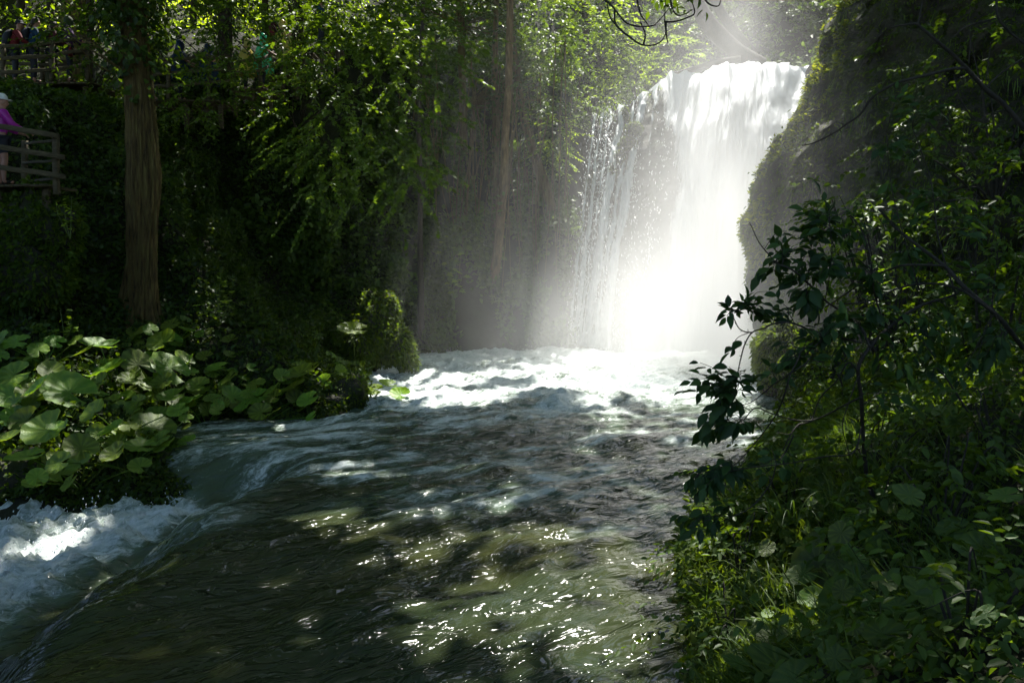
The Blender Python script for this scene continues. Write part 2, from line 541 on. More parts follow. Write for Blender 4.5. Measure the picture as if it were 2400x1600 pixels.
def water_mat():
    m, t, b, out = mat_new('river water')
    tc = N(t, 'ShaderNodeTexCoord')
    mp = N(t, 'ShaderNodeMapping', vector_type='TEXTURE')
    mp.inputs['Rotation'].default_value = (0, 0, math.atan2(FL[1], FL[0]))
    mp.inputs['Scale'].default_value = (2.6, 1, 1)
    t.links.new(tc.outputs['Object'], mp.inputs[0])
    at = N(t, 'ShaderNodeAttribute', attribute_name='foam')
    n1 = N(t, 'ShaderNodeTexNoise', i_Scale=1.9, i_Detail=9, i_Roughness=.66, i_Distortion=.9)
    t.links.new(mp.outputs[0], n1.inputs['Vector'])
    n2 = N(t, 'ShaderNodeTexNoise', i_Scale=8, i_Detail=8, i_Roughness=.75, i_Distortion=1.4)
    t.links.new(mp.outputs[0], n2.inputs['Vector'])
    a = N(t, 'ShaderNodeMath', operation='MULTIPLY_ADD')
    t.links.new(n2.outputs['Fac'], a.inputs[0])
    a.inputs[1].default_value = .7
    t.links.new(n1.outputs['Fac'], a.inputs[2])
    s = N(t, 'ShaderNodeMath', operation='MULTIPLY_ADD')
    t.links.new(at.outputs['Fac'], s.inputs[0])
    s.inputs[1].default_value = .62
    t.links.new(a.outputs[0], s.inputs[2])
    mr = N(t, 'ShaderNodeMapRange', interpolation_type='SMOOTHSTEP')
    t.links.new(s.outputs[0], mr.inputs[0])
    mr.inputs[1].default_value = 1.04
    mr.inputs[2].default_value = 1.38
    nb = N(t, 'ShaderNodeTexNoise', i_Scale=5.0, i_Detail=3, i_Roughness=.52, i_Distortion=.9)
    t.links.new(mp.outputs[0], nb.inputs['Vector'])
    bp = N(t, 'ShaderNodeBump', i_Strength=1.0, i_Distance=.10)
    t.links.new(nb.outputs['Fac'], bp.inputs['Height'])
    fb = N(t, 'ShaderNodeTexNoise', i_Scale=11, i_Detail=8, i_Roughness=.75)
    t.links.new(tc.outputs['Object'], fb.inputs['Vector'])
    bp2 = N(t, 'ShaderNodeBump', i_Strength=1.0, i_Distance=.07)
    t.links.new(fb.outputs['Fac'], bp2.inputs['Height'])
    nc = N(t, 'ShaderNodeTexNoise', i_Scale=.5, i_Detail=3)
    t.links.new(mp.outputs[0], nc.inputs['Vector'])
    cr = ramp(t, nc.outputs['Fac'], [(.35, (.022, .033, .016)), (.65, (.038, .040, .013))])
    ca = N(t, 'ShaderNodeMapRange')
    t.links.new(at.outputs['Fac'], ca.inputs[0])
    ca.inputs[1].default_value = .08
    ca.inputs[2].default_value = .6
    cm = N(t, 'ShaderNodeMixRGB')
    t.links.new(ca.outputs[0], cm.inputs[0])
    t.links.new(cr.outputs[0], cm.inputs[1])
    cm.inputs[2].default_value = (.095, .14, .095, 1)
    t.links.new(cm.outputs[0], b.inputs['Base Color'])
    b.inputs['Roughness'].default_value = .085
    b.inputs['IOR'].default_value = 1.33
    t.links.new(bp.outputs[0], b.inputs['Normal'])
    fd = N(t, 'ShaderNodeBsdfPrincipled')
    fr = ramp(t, n2.outputs['Fac'], [(.35, (.40, .50, .45)), (.6, (.80, .85, .83))])
    t.links.new(fr.outputs[0], fd.inputs['Base Color'])
    fd.inputs['Roughness'].default_value = .5
    fd.inputs['Subsurface Weight'].default_value = 0
    t.links.new(bp2.outputs[0], fd.inputs['Normal'])
    ms = N(t, 'ShaderNodeMixShader')
    t.links.new(mr.outputs[0], ms.inputs[0])
    t.links.new(b.outputs[0], ms.inputs[1])
    t.links.new(fd.outputs[0], ms.inputs[2])
    t.links.new(ms.outputs[0], out.inputs[0])
    return m


M['water'] = water_mat()
riv = mesh_np('water', V, remap[F], M['water'])
at = riv.data.attributes.new('foam', 'FLOAT', 'POINT')
at.data.foreach_set('value', FO.ravel()[used].astype(np.float32))
tag(riv, 'green river churned white below the falls and pouring away to the left', None, None, 'structure')

# ------------------------------------------------------------------ waterfall
LIP = np.array([P(1385, 285, 33.6), P(1430, 250, 34.2), P(1500, 218, 35), P(1600, 172, 36), P(1700, 152, 36), P(1790, 146, 36), P(1960, 142, 36)])
FOOT = np.array([P(1325, 805, 30.4), P(1390, 812, 30.0), P(1460, 822, 29.4), P(1560, 835, 28.9), P(1660, 845, 28.6), P(1760, 850, 28.4), P(1990, 850, 28.4)])


def curve_at(C, u):
    k = np.linspace(0, 1, len(C))
    return np.stack([np.interp(u, k, C[:, i]) for i in range(3)], -1)


def fall_surface(u, v, back=0.0):
    a, b = curve_at(LIP, u), curve_at(FOOT, u)
    h = np.clip(v, 0, 1)
    prof_y = h ** .80                      # runs out over the lip, then steepens
    prof_z = h ** 1.08
    # ledges
    led = .035 * n3(u * 5, h * 6, 3.3, 2)
    p = np.empty(u.shape + (3,))
    p[..., 0] = a[..., 0] + (b[..., 0] - a[..., 0]) * h
    p[..., 1] = a[..., 1] + (b[..., 1] - a[..., 1]) * (prof_y + led * np.sin(h * PI))
    p[..., 2] = a[..., 2] + (b[..., 2] - a[..., 2]) * prof_z
    up = np.clip(-v, 0, 1)                  # the stream above the lip
    p[..., 1] += up * 9
    p[..., 2] += up * .25
    p[..., 1] += back * .87
    p[..., 2] -= back * .5
    return p


nu, nv = 260, 300
u, v = np.meshgrid(np.linspace(0, 1, nu), np.concatenate([np.linspace(-1, 0, 24, endpoint=False), np.linspace(0, 1, nv - 24)]))
dense = sstep(.33 + .08 * np.clip(v, 0, 1), .50 + .08 * np.clip(v, 0, 1), u + .10 * n3(u * 4, v * 3, 2.2, 2))
strand = n3(u * 26 + 2.0 * n3(u * 3, v * 2, 5.1), v * 2.2, 1.1, 3)
rock = fall_surface(u, v, .45) + 0
rock[..., 1] += -.35 * n3(u * 9, v * 9, 7.1, 3) - .25 * n3(u * 3, v * 4, 1.4, 2)
ro = mesh_np('cliff', rock.reshape(-1, 3), grid_faces(nu, nv), M['rock'])
tag(ro, 'wet dark rock face behind the falling water', None, None, 'structure')
wat = fall_surface(u, v, 0)
amp = .16 + .16 * np.clip(v, 0, 1)
wat[..., 1] -= amp * (strand * 1.2 + .5 * n3(u * 70, v * 12, 3.4, 2)) + .25 * dense
wat[..., 0] += .05 * n3(u * 40, v * 9, 9.2, 2)
wat[..., 2] += (.85 * n3(u * 6, v * 2, 4.4, 3) + .2 * n3(u * 30, v * 5, 1.2, 2)) * sstep(.45, .02, v) * sstep(-.3, -.0, v)
gapz = sstep(.30, .36, u) * sstep(.50, .43, u) * sstep(.15, .35, v) * sstep(.95, .7, v)
wan = .016 * n3(v * 5, 0 * v, 3.1, 2)
rope = 0
for (ua, ub, wd_, st) in ((.03, .02, .010, .9), (.10, .045, .013, 1.0), (.17, .075, .010, .7), (.235, .115, .024, 1.25), (.30, .165, .012, .9), (.345, .215, .024, 1.2), (.39, .35, .010, .6)):
    uc = ua + (ub - ua) * np.clip(v, 0, 1) + wan + .010 * n3(v * 9, 0 * v, ua * 90, 2)
    rope = np.maximum(rope, st * np.exp(-((u - uc) / (wd_ * (.8 + .9 * np.clip(v, 0, 1)))) ** 2))
frag = n3(u * 60, v * 16, 6.6, 3)
thick = np.clip(-.24 + 1.2 * rope + .55 * frag * (rope > .05) + .35 * strand + 1.15 * dense - 1.0 * gapz * (1 - .8 * np.clip(rope, 0, 1)) + .35 * sstep(.93, 1, v) + .3 * sstep(.16, .0, v) - .5 * sstep(.0, -.2, v), -.6, 1.3)
wat[..., 1] -= .22 * np.clip(rope, 0, 1.2) * (.6 + frag)


def fall_mat():
    m, t, b, out = mat_new('falling water')
    at = N(t, 'ShaderNodeAttribute', attribute_name='thick')
    uv = N(t, 'ShaderNodeAttribute', attribute_name='flow')
    n1 = N(t, 'ShaderNodeTexNoise', i_Scale=1, i_Detail=8, i_Roughness=.72, i_Distortion=.25)
    t.links.new(uv.outputs['Vector'], n1.inputs['Vector'])
    a = N(t, 'ShaderNodeMath', operation='MULTIPLY_ADD')
    t.links.new(n1.outputs['Fac'], a.inputs[0])
    a.inputs[1].default_value = 1.5
    t.links.new(at.outputs['Fac'], a.inputs[2])
    mr = N(t, 'ShaderNodeMapRange', interpolation_type='SMOOTHSTEP')
    t.links.new(a.outputs[0], mr.inputs[0])
    mr.inputs[1].default_value = .92
    mr.inputs[2].default_value = 1.5
    mr.inputs[4].default_value = .97
    bp = N(t, 'ShaderNodeBump', i_Strength=.8, i_Distance=.12)
    t.links.new(n1.outputs['Fac'], bp.inputs['Height'])
    b.inputs['Base Color'].default_value = (.70, .75, .78, 1)
    b.inputs['Roughness'].default_value = .35
    t.links.new(bp.outputs[0], b.inputs['Normal'])
    tl = N(t, 'ShaderNodeBsdfTranslucent')
    tl.inputs[0].default_value = (.66, .70, .73, 1)
    m1 = N(t, 'ShaderNodeMixShader')
    m1.inputs[0].default_value = .4
    t.links.new(b.outputs[0], m1.inputs[1])
    t.links.new(tl.outputs[0], m1.inputs[2])
    tp = N(t, 'ShaderNodeBsdfTransparent')
    ms = N(t, 'ShaderNodeMixShader')
    t.links.new(mr.outputs[0], ms.inputs[0])
    t.links.new(tp.outputs[0], ms.inputs[1])
    t.links.new(m1.outputs[0], ms.inputs[2])
    t.links.new(ms.outputs[0], out.inputs[0])
    return m


M['fall'] = fall_mat()
fo = mesh_np('waterfall', wat.reshape(-1, 3), grid_faces(nu, nv), M['fall'])
a_ = fo.data.attributes.new('thick', 'FLOAT', 'POINT')
a_.data.foreach_set('value', thick.ravel().astype(np.float32))
a_ = fo.data.attributes.new('flow', 'FLOAT_VECTOR', 'POINT')
fl = np.stack([u * 44, np.clip(v, -1, 1) * 9, 0 * u], -1)
a_.data.foreach_set('vector', fl.ravel().astype(np.float32))
tag(fo, 'tall white waterfall sliding down the rock into the pool', 'waterfall', None, 'structure')


def drops(n, pos, L, W, name, label):
    """spray: short tumbling beads of water"""
    ax = unit(np.stack([rng.normal(0, .25, n), rng.normal(-.2, .25, n), np.full(n, -1.)], -1))
    s1 = unit(np.cross(ax, rng.normal(size=(n, 3))))
    s2 = np.cross(ax, s1)
    T = np.array([[-.5, 0, 0], [.1, 1, 0], [.1, -.5, .87], [.1, -.5, -.87], [.5, 0, 0]])
    V = pos[:, None] + ax[:, None] * T[None, :, :1] * L[:, None, None] + s1[:, None] * T[None, :, 1:2] * W[:, None, None] + s2[:, None] * T[None, :, 2:] * W[:, None, None]
    Fb = np.array([[0, 1, 2], [0, 2, 3], [0, 3, 1], [4, 2, 1], [4, 3, 2], [4, 1, 3]])
    F = (Fb[None] + (np.arange(n) * 5)[:, None, None]).reshape(-1, 3)
    o = mesh_np(name, V.reshape(-1, 3), F, M['drop'])
    return tag(o, label, 'spray', None, 'stuff')


m, t, b, out = mat_new('spray water')
b.inputs['Base Color'].default_value = (.85, .88, .9, 1)
b.inputs['Roughness'].default_value = .2
M['drop'] = m
n = 9000
uu = rng.beta(1.1, 2.2, n) * .7
vv = rng.uniform(0, 1.0, n) ** .8
sel = rng.uniform(size=n) < np.clip(.35 + 1.6 * n3(uu * 26 + 2.0 * n3(uu * 3, vv * 2, 5.1), vv * 2.2, 1.1, 3), 0.03, 1)
uu, vv = uu[sel], vv[sel]
pp = fall_surface(uu, vv, 0)
pp[:, 1] -= rng.exponential(.25, len(uu)) + .1
pp[:, 0] += rng.normal(0, .12, len(uu))
pp[:, 2] += rng.normal(0, .1, len(uu))
drops(len(uu), pp, rng.uniform(.03, .16, len(uu)), rng.uniform(.006, .022, len(uu)), 'spray', 'bright water beads flung off the face of the waterfall')
# spray above the foaming pool and the cauldron at the left
n = 2600
x = np.concatenate([rng.uniform(-3.5, 6, n), rng.uniform(-8, -4.9, 900), rng.normal(-3.35, .12, 60)])
y = np.concatenate([rng.uniform(16.5, 29, n), rng.uniform(7.5, 12.3, 900), rng.normal(26.2, .1, 60)])
z, fm = water_fields(x, y)
k = fm > .5
x, y, z = x[k], y[k], z[k]
pz = z + rng.exponential(.07, len(x)) + .01
drops(len(x), np.stack([x, y, pz], -1), rng.uniform(.015, .05, len(x)), rng.uniform(.004, .013, len(x)), 'splash', 'small drops leaping from the white water of the river')

# ------------------------------------------------------------------ mist
def mist():
    m = bpy.data.materials.new('mist')
    m.use_nodes = True
    t = m.node_tree
    for n_ in list(t.nodes):
        if n_.type == 'BSDF_PRINCIPLED': t.nodes.remove(n_)
    out = t.nodes['Material Output']
    tc = N(t, 'ShaderNodeTexCoord')
    dens = None

    def blob(c, r, amp):
        nonlocal dens
        a = N(t, 'ShaderNodeVectorMath', operation='SUBTRACT')
        t.links.new(tc.outputs['Object'], a.inputs[0])
        a.inputs[1].default_value = c
        d = N(t, 'ShaderNodeVectorMath', operation='DIVIDE')
        t.links.new(a.outputs[0], d.inputs[0])
        d.inputs[1].default_value = r
        q = N(t, 'ShaderNodeVectorMath', operation='DOT_PRODUCT')
        t.links.new(d.outputs[0], q.inputs[0])
        t.links.new(d.outputs[0], q.inputs[1])
        e = N(t, 'ShaderNodeMath', operation='MULTIPLY')
        t.links.new(q.outputs['Value'], e.inputs[0])
        e.inputs[1].default_value = -1
        x = N(t, 'ShaderNodeMath', operation='EXPONENT')
        t.links.new(e.outputs[0], x.inputs[0])
        g = N(t, 'ShaderNodeMath', operation='MULTIPLY_ADD')
        t.links.new(x.outputs[0], g.inputs[0])
        g.inputs[1].default_value = amp
        if dens is None: g.inputs[2].default_value = 0
        else: t.links.new(dens, g.inputs[2])
        dens = g.outputs[0]

    for b_ in MIST: blob(*b_)
    mp = N(t, 'ShaderNodeMapping')
    mp.inputs['Scale'].default_value = (1, 1, .38)
    t.links.new(tc.outputs['Object'], mp.inputs[0])
    nz = N(t, 'ShaderNodeTexNoise', i_Scale=.55, i_Detail=3, i_Roughness=.55)
    t.links.new(mp.outputs[0], nz.inputs['Vector'])
    mr = N(t, 'ShaderNodeMapRange')
    t.links.new(nz.outputs['Fac'], mr.inputs[0])
    mr.inputs[1].default_value = .33
    mr.inputs[2].default_value = .7
    mr.inputs[3].default_value = .3
    mr.inputs[4].default_value = 1.7
    mu = N(t, 'ShaderNodeMath', operation='MULTIPLY')
    t.links.new(dens, mu.inputs[0])
    t.links.new(mr.outputs[0], mu.inputs[1])
    sb = N(t, 'ShaderNodeMath', operation='SUBTRACT', use_clamp=False)
    t.links.new(mu.outputs[0], sb.inputs[0])
    sb.inputs[1].default_value = .0008
    mxx = N(t, 'ShaderNodeMath', operation='MAXIMUM')
    t.links.new(sb.outputs[0], mxx.inputs[0])
    mxx.inputs[1].default_value = 0
    pv = N(t, 'ShaderNodeVolumePrincipled')
    pv.inputs['Color'].default_value = (.995, .995, .995, 1)
    pv.inputs['Anisotropy'].default_value = .3
    t.links.new(mxx.outputs[0], pv.inputs['Density'])
    t.links.new(pv.outputs[0], out.inputs['Volume'])
    return m


MIST = [((7.0, 25.0, .6), (2.7, 3.2, 3.8), .36),
        ((6.9, 28.0, 5.5), (2.1, 2.8, 5.6), .095),
        ((4.3, 25.0, .7), (4.1, 4.4, 2.6), .115),
        ((8.5, 30.0, 10.0), (1.0, 2.6, 6.5), .032),
        ((7.4, 21.0, 3.0), (2.2, 2.8, 4.2), .032),
        ((3.6, 25.0, 4.5), (6.5, 7.5, 7.5), .011)]
lo_, hi_ = np.array([-9, 12, -.6]), np.array([15, 40, 21.])
c = np.array([[x, y, z] for z in (0, 1) for y in (0, 1) for x in (0, 1)])
Vb = lo_ + c * (hi_ - lo_)
Fb = np.array([[0, 2, 3, 1], [4, 5, 7, 6], [0, 1, 5, 4], [1, 3, 7, 5], [3, 2, 6, 7], [2, 0, 4, 6]])
mo = mesh_np('mist', Vb, Fb, mist(), smooth=False)
tag(mo, 'sunlit spray mist drifting off the foot of the waterfall', 'mist', None, 'stuff')

# ------------------------------------------------------------------ right-hand cliff
SIL = [(1790, 880), (1762, 700), (1758, 640), (1738, 595), (1735, 545), (1760, 490), (1757, 440), (1770, 395), (1810, 335), (1850, 300), (1872, 262), (1885, 215), (1897, 150), (1925, 105), (1935, 62), (1990, 8)]
SP = np.array([P(a, b, 23.0) for a, b in SIL])
SP = np.concatenate([[[SP[0, 0], 23, -1.2]], SP, [[11.2, 23, 13.0], [14.5, 23, 15.5], [19, 23, 17.5]]])
zz = np.linspace(-1.0, 17, 210)
xl = np.interp(zz, SP[:, 2], SP[:, 0])
cs = np.linspace(0, 1, 230)
CX = np.interp(cs, [0, .14, .26, .42, .7, 1], [3.2, .75, 0.0, .75, 3.6, 10])
CY = np.interp(cs, [0, .14, .26, .42, .7, 1], [27.0, 25, 23.0, 21.0, 18.2, 14.5])
Xc = xl[:, None] + CX[None]
Yc = np.broadcast_to(CY[None], Xc.shape).copy()
Zc = np.broadcast_to(zz[:, None], Xc.shape).copy()
fade = .25 + .75 * sstep(.0, .12, np.abs(cs - .26))[None]
rdg = 1 - 2.6 * np.abs(n3(Xc * .55, Yc * .55, Zc * .8, 3))
d = .7 * n3(Xc * .4, Yc * .4, Zc * .35, 2) + .42 * rdg + .25 * n3(Xc * 1.6, Yc * 1.6, Zc * 2.4, 4) + .12 * np.sin(Zc * 3.1 + 3 * n3(Xc * .5, Yc * .5, Zc * .3))
Yc -= d * fade * 1.3
Xc += .22 * n3(Xc * 1.5, Yc * 1.5, Zc * 1.5, 4) + .12 * np.sin(Zc * 2.3 + 2 * n3(Xc * .4, Yc * .6, Zc * .3))
CV = np.stack([Xc, Yc, Zc], -1)
co = mesh_np('cliff', CV.reshape(-1, 3), grid_faces(230, 210), M['rock'])
tag(co, 'dark mossy overhanging cliff right of the waterfall', None, None, 'structure')


def grid_scatter(G, n, wfun=None):
    """points and outward normals on a grid surface G (r,c,3)"""
    a, b, c_ = G[:-1, :-1], G[:-1, 1:], G[1:, :-1]
    nr = np.cross(b - a, c_ - a)
    ar = np.linalg.norm(nr, axis=-1)
    if wfun is not None: ar = ar * wfun(a)
    k = rng.choice(ar.size, n, p=(ar / ar.sum()).ravel())
    r, q = np.unravel_index(k, ar.shape)
    s, t = rng.uniform(size=(2, n, 1))
    p = a[r, q] + (b - a)[r, q] * s + (c_ - a)[r, q] * t
    return p, unit(nr[r, q])


def face_cam(p, nr):
    f = np.sign(((np.array([0, 0, CAMZ]) - p) * nr).sum(-1, keepdims=True))
    return nr * np.where(f == 0, 1, f)


def moss_blades(name, p, nr, L, mat, label=None, droop=.7, parent=None, wid=.35):
    n = len(p)
    ax = nr * .7 + rng.normal(0, .45, (n, 3)) + np.array([0, 0, -1.]) * droop
    return leaves(name, p, unit(ax), nr + rng.normal(0, .5, (n, 3)), L, L * wid, mat, parent, 'blade')


p, nr = grid_scatter(CV, 62000, lambda a: np.where(a[..., 2] > -.2, 1, 0) * np.where(a[..., 1] > 16, 1.0, .5))
nr = face_cam(p, nr)
o = moss_blades('moss', p + nr * .02, nr, rng.uniform(.04, .13, len(p)), M['moss'], droop=.8)
tag(o, 'shaggy moss covering the right cliff', 'moss', None, 'stuff')
rc = CV[:, 30:78]
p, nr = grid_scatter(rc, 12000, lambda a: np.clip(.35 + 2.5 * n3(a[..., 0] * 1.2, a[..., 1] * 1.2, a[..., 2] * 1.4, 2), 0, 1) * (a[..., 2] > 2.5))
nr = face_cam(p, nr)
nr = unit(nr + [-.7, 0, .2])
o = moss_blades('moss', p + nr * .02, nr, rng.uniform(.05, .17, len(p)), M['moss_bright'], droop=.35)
tag(o, 'moss coloured brighter as if sunlit along the edge of the right cliff', 'moss', None, 'stuff')
# long wisps of grass hanging under the ledges
p, nr = grid_scatter(CV, 9000, lambda a: np.clip(n3(a[..., 0] * .8, a[..., 1] * .8, a[..., 2] * 1.6, 2) * 3, 0, 1) * (a[..., 2] > .6))
nr = face_cam(p, nr)
ax_ = unit(nr * .28 + rng.normal(0, .16, p.shape) + [0, 0, -1])
o = leaves('grass', p + nr * .03, ax_, nr + rng.normal(0, .3, p.shape), rng.uniform(.18, .6, len(p)), rng.uniform(.012, .03, len(p)), M['grass'], None, 'blade')
tag(o, 'long grass wisps hanging from the ledges of the right cliff', 'grass', None, 'stuff')
# leafy fringe of small plants on the cliff and its rim
p, nr = grid_scatter(CV, 5500, lambda a: np.clip(n3(a[..., 0] * .9, a[..., 1] * .9, a[..., 2] * .9, 2) * 3 - .2, 0, 1) * (a[..., 2] > .5))
nr = face_cam(p, nr)
p = p + nr * rng.exponential(.045, (len(p), 1))
o = leaves('ivy', p, unit(nr * .5 + rng.normal(0, .5, p.shape) + [0, 0, -.6]), nr + rng.normal(0, .45, p.shape), rng.uniform(.06, .15, len(p)), rng.uniform(.05, .11, len(p)), M['leaf_dark'])
tag(o, 'small leaved creepers trailing over the right cliff', 'creeper', None, 'stuff')

# ------------------------------------------------------------------ overhead canopy added to cast shade, gaps cut for sun patches
SPOTS = []


def spot(p, r, drop=1.0):
    SPOTS.append((np.asarray(p, float), r, drop))


for Y in np.arange(21.5, 37, 1.4):
    for X in ((2.6, 4.4, 6.2, 8.0, 9.6) if Y < 29 else (1.2, 2.6, 4.4, 6.2, 8.0)):
        spot((X + .08 * (Y - 28), Y, 1.0 if Y < 30 else (Y - 29) * 2), 1.45, .985 if Y < 30.5 else (.9 if X < 4 else .35))
for X in np.arange(-3.4, 5.5, 1.1):
    for Y in np.arange(16.0, 24, 1.2):
        if n3(np.array([X * .5]), Y * .55, 3.3)[0] > (-.16 if Y > 17.5 else .05): spot((X, Y, .1), .62 if Y > 17.5 else .35, .93)
for (a, b, Y, r, d) in [
        (1290, 600, 30.4, .5, .5), (1230, 380, 31.5, .5, .6), (1330, 420, 31.6, .6, .8), (240, 620, 18, .3, .7), (420, 470, 20, .35, .6), (180, 300, 19, .4, .5), (560, 330, 21, .5, .5), (350, 300, 17.6, .25, .8), (365, 440, 17.6, .2, .8),
        (660, 930, 16, .5, .8), (760, 930, 17, .4, .7), (430, 960, 14, .4, .7), (60, 860, 16, .45, .8), (200, 880, 15, .4, .7), (480, 840, 17, .4, .7), (560, 820, 18, .4, .6), (700, 800, 19, .4, .6),
        (150, 830, 17, .5, .7), (300, 920, 15, .45, .8), (600, 870, 17, .4, .7), (180, 900, 15, .45, .7), (120, 1000, 14, .4, .5), (350, 1000, 14, .35, .6),
        (1130, 935, 18.3, 1.0, .95), (1000, 925, 18.6, .9, .9), (1290, 850, 25, 1.3, .95), (1150, 850, 25, 1.0, .9), (930, 900, 20.5, .7, .8), (1450, 900, 20, 1.5, .95), (1600, 920, 19, 1.4, .95),
        (1750, 960, 17.5, 1.0, .8), (1600, 1080, 13, .7, .5), (1500, 1000, 15.5, 1.0, .55), (1700, 1020, 14.5, .9, .7),
        (330, 860, 16, .75, .95), (250, 815, 16.8, .5, .9), (400, 900, 15.6, .55, .9), (40, 880, 15.6, .45, .95), (240, 970, 14.2, .5, .9), (720, 880, 17.5, .6, .9), (545, 880, 16, .4, .85), (90, 920, 15, .45, .7),
        (520, 650, 17.5, .5, .95), (510, 700, 17.2, .45, .9), (520, 650, 19, .55, .95), (130, 470, 15.6, .55, .95), (60, 500, 15.5, .35, .8), (330, 130, 17.6, .6, .9), (340, 50, 17.6, .6, .8), (880, 715, 23, .8, .95), (930, 790, 23, .5, .7), (828, 770, 18, .5, .9),
        (810, 1112, 11.9, .28, 1), (790, 1235, 9.4, .38, 1), (730, 1260, 9.1, .25, 1), (330, 1290, 9.7, .35, .9), (190, 1215, 11.0, .4, .95), (60, 1320, 9.8, .55, .95), (130, 1290, 10, .35, .9),
        (1640, 1345, 8.1, .25, 1), (1560, 1360, 7.9, .15, .9), (1400, 1480, 6.7, .95, .70), (1150, 1520, 6.4, .95, .66), (1300, 1350, 8, .92, .62), (1520, 1560, 6.2, .95, .66), (1000, 1250, 9.2, .92, .6), (1500, 1250, 9, .92, .55), (760, 1230, 9.5, .5, .5), (1100, 1130, 11.4, .95, .5), (1500, 1100, 12, 1.1, .5), (1550, 1130, 10.8, .3, .5),
        (1925, 95, 23.2, .5, 1), (1900, 150, 23.2, .45, 1), (1885, 215, 23.2, .45, 1), (1862, 275, 23.2, .45, 1), (1820, 330, 23.2, .45, 1), (1775, 385, 23.2, .45, 1), (1755, 480, 23.2, .4, .9), (1740, 560, 23.2, .4, .9), (1985, 15, 23.2, .5, 1), (2080, -120, 23.2, .6, 1),
        (1840, 800, 18, .9, .95), (1930, 850, 17.5, .8, .8), (2010, 470, 10, .45, .8), (2080, 600, 10, .5, .5), (1780, 1480, 5.2, .22, .9), (1910, 1310, 5.8, .28, .6), (1990, 1400, 5.2, .25, .5), (1690, 1180, 9.5, .5, .8), (1640, 1280, 8.3, .4, .8),
        (2150, 1000, 8, .5, .35), (1950, 1150, 8, .5, .45), (2000, 850, 9, .6, .35),
        (850, 250, 19, 1.5, .12), (720, 240, 18, .5, .7), (900, 420, 18.5, .9, .3), (780, 90, 20, 1.2, .15), (1290, 250, 28, 1.4, .6), (1330, 330, 31, 1.2, .75), (1180, 350, 30, 1.2, .45), (1060, 560, 28, 1.0, .5), (1260, 480, 31, 1.2, .4),
        (1450, 130, 35, 2.5, .9), (1380, 60, 36, 2.5, .85), (1530, 120, 37, 2.5, .9), (1270, 80, 33, 1.5, .6), (1650, 60, 40, 3, .9), (1800, 60, 40, 3, .7),
        (110, 110, 24, 2.2, .6), (60, 60, 26, 2, .7), (610, 130, 26, .7, .95), (650, 90, 27, .6, .7), (400, 150, 26, 1.5, .8), (150, 185, 24, .8, .8), (10, 280, 15, .35, .9), (60, 305, 15.2, .3, .8), (60, 212, 22, .5, .8)]:
    spot(hit(a, b, off=.6) if (a < 780 and 780 < b < 1040) or (a > 1660 and b > 1140 and Y < 7) else P(a, b, Y), r, d)

for k_ in range(96):       # ragged chinks cut in the added canopy to light shallows and right bank
    if k_ < 66:
        f_ = rng.uniform()
        spot(P(900 + 720 * f_ + rng.normal(0, 110), 1570 - 240 * f_ + rng.normal(0, 80), 6.1 + 1.9 * f_), rng.uniform(.01, .09), .98)
    elif k_ < 88:
        x_, y_ = rng.uniform(480, 1500), rng.uniform(1080, 1360)
        spot(P(x_, y_, 3 * 1867 / (y_ - 640)), rng.uniform(.02, .10), .95)
    else:
        spot(hit(rng.uniform(1760, 2340), rng.uniform(940, 1570), off=.35), rng.uniform(.08, .22), .9)
NC = 100000
Lx, Ly = rng.uniform(-34, 22, NC), rng.uniform(-12, 37, NC)
Lx[:4500], Ly[:4500] = rng.uniform(-7, 4, 4500), rng.uniform(4, 15.5, 4500)
Lx[4500:20500], Ly[4500:20500] = rng.uniform(-14, 1.5, 16000), rng.uniform(16, 30, 16000)
zc = rng.uniform(0, 1, NC)
tmin = np.maximum(19.0, 3 + .43 * (Ly + 11))
zq = tmin + zc * 6.5
tt = (zq - 3) / S[2]
Q = np.stack([Lx + tt * S[0], Ly + tt * S[1], zq], -1)
clump = n3(Lx * .28, Ly * .28, zq * .2, 2)
keep = np.ones(NC, bool)
keep &= ~((Ly > 30) & (rng.uniform(size=NC) < sstep(30, 37, Ly)))
keep &= ~((Lx < -7.5) & (Ly > 24.6) & (rng.uniform(size=NC) < .985))
wob = np.stack([n3(Q[:, 0] * .9, Q[:, 1] * .9, 1.), n3(Q[:, 0] * .9, Q[:, 1] * .9, 7.), 0 * clump], -1)
for (c0, r, dp) in SPOTS:
    rel = Q + wob * r * .55 - c0
    q = rel - (rel @ S)[:, None] * S
    near = np.linalg.norm(q, axis=1) < r + (.16 if r > .9 else .08)
    keep &= ~(near & (rng.uniform(size=NC) < (dp if r > .9 else dp ** .45)))
Q = Q[keep]
TREES_FAR = [  # bearers of the added shade canopy: base x, y, trunk top shift, label
    ((-8.4, 18.0), None), ((-14.5, 27), None), ((-.75, 31.2), None), ((13.5, 16), None), ((15, 28), None), ((11, 3.5), None), ((-15, 6), None), ((-3.5, -6), None), ((5, -5), None), ((-20, 17), None)]
bx = np.array([t_[0] for t_ in TREES_FAR])
own = np.argmin(((Q[:, None, :2] - (bx + [2.2, 8.0])[None]) ** 2).sum(-1), 1)


def canopy_mesh(k, parent):
    q = Q[own == k]
    n_ = len(q)
    if not n_: return
    a = unit(np.stack([rng.normal(size=n_), rng.normal(size=n_), rng.normal(-.3, .35, n_)], -1))
    leaves('crown', q, a, np.stack([rng.normal(0, .45, n_), rng.normal(0, .45, n_), np.ones(n_)], -1) + S * .4, rng.uniform(.34, .62, n_), rng.uniform(.26, .46, n_), M['leaf_canopy'], parent)
    return q


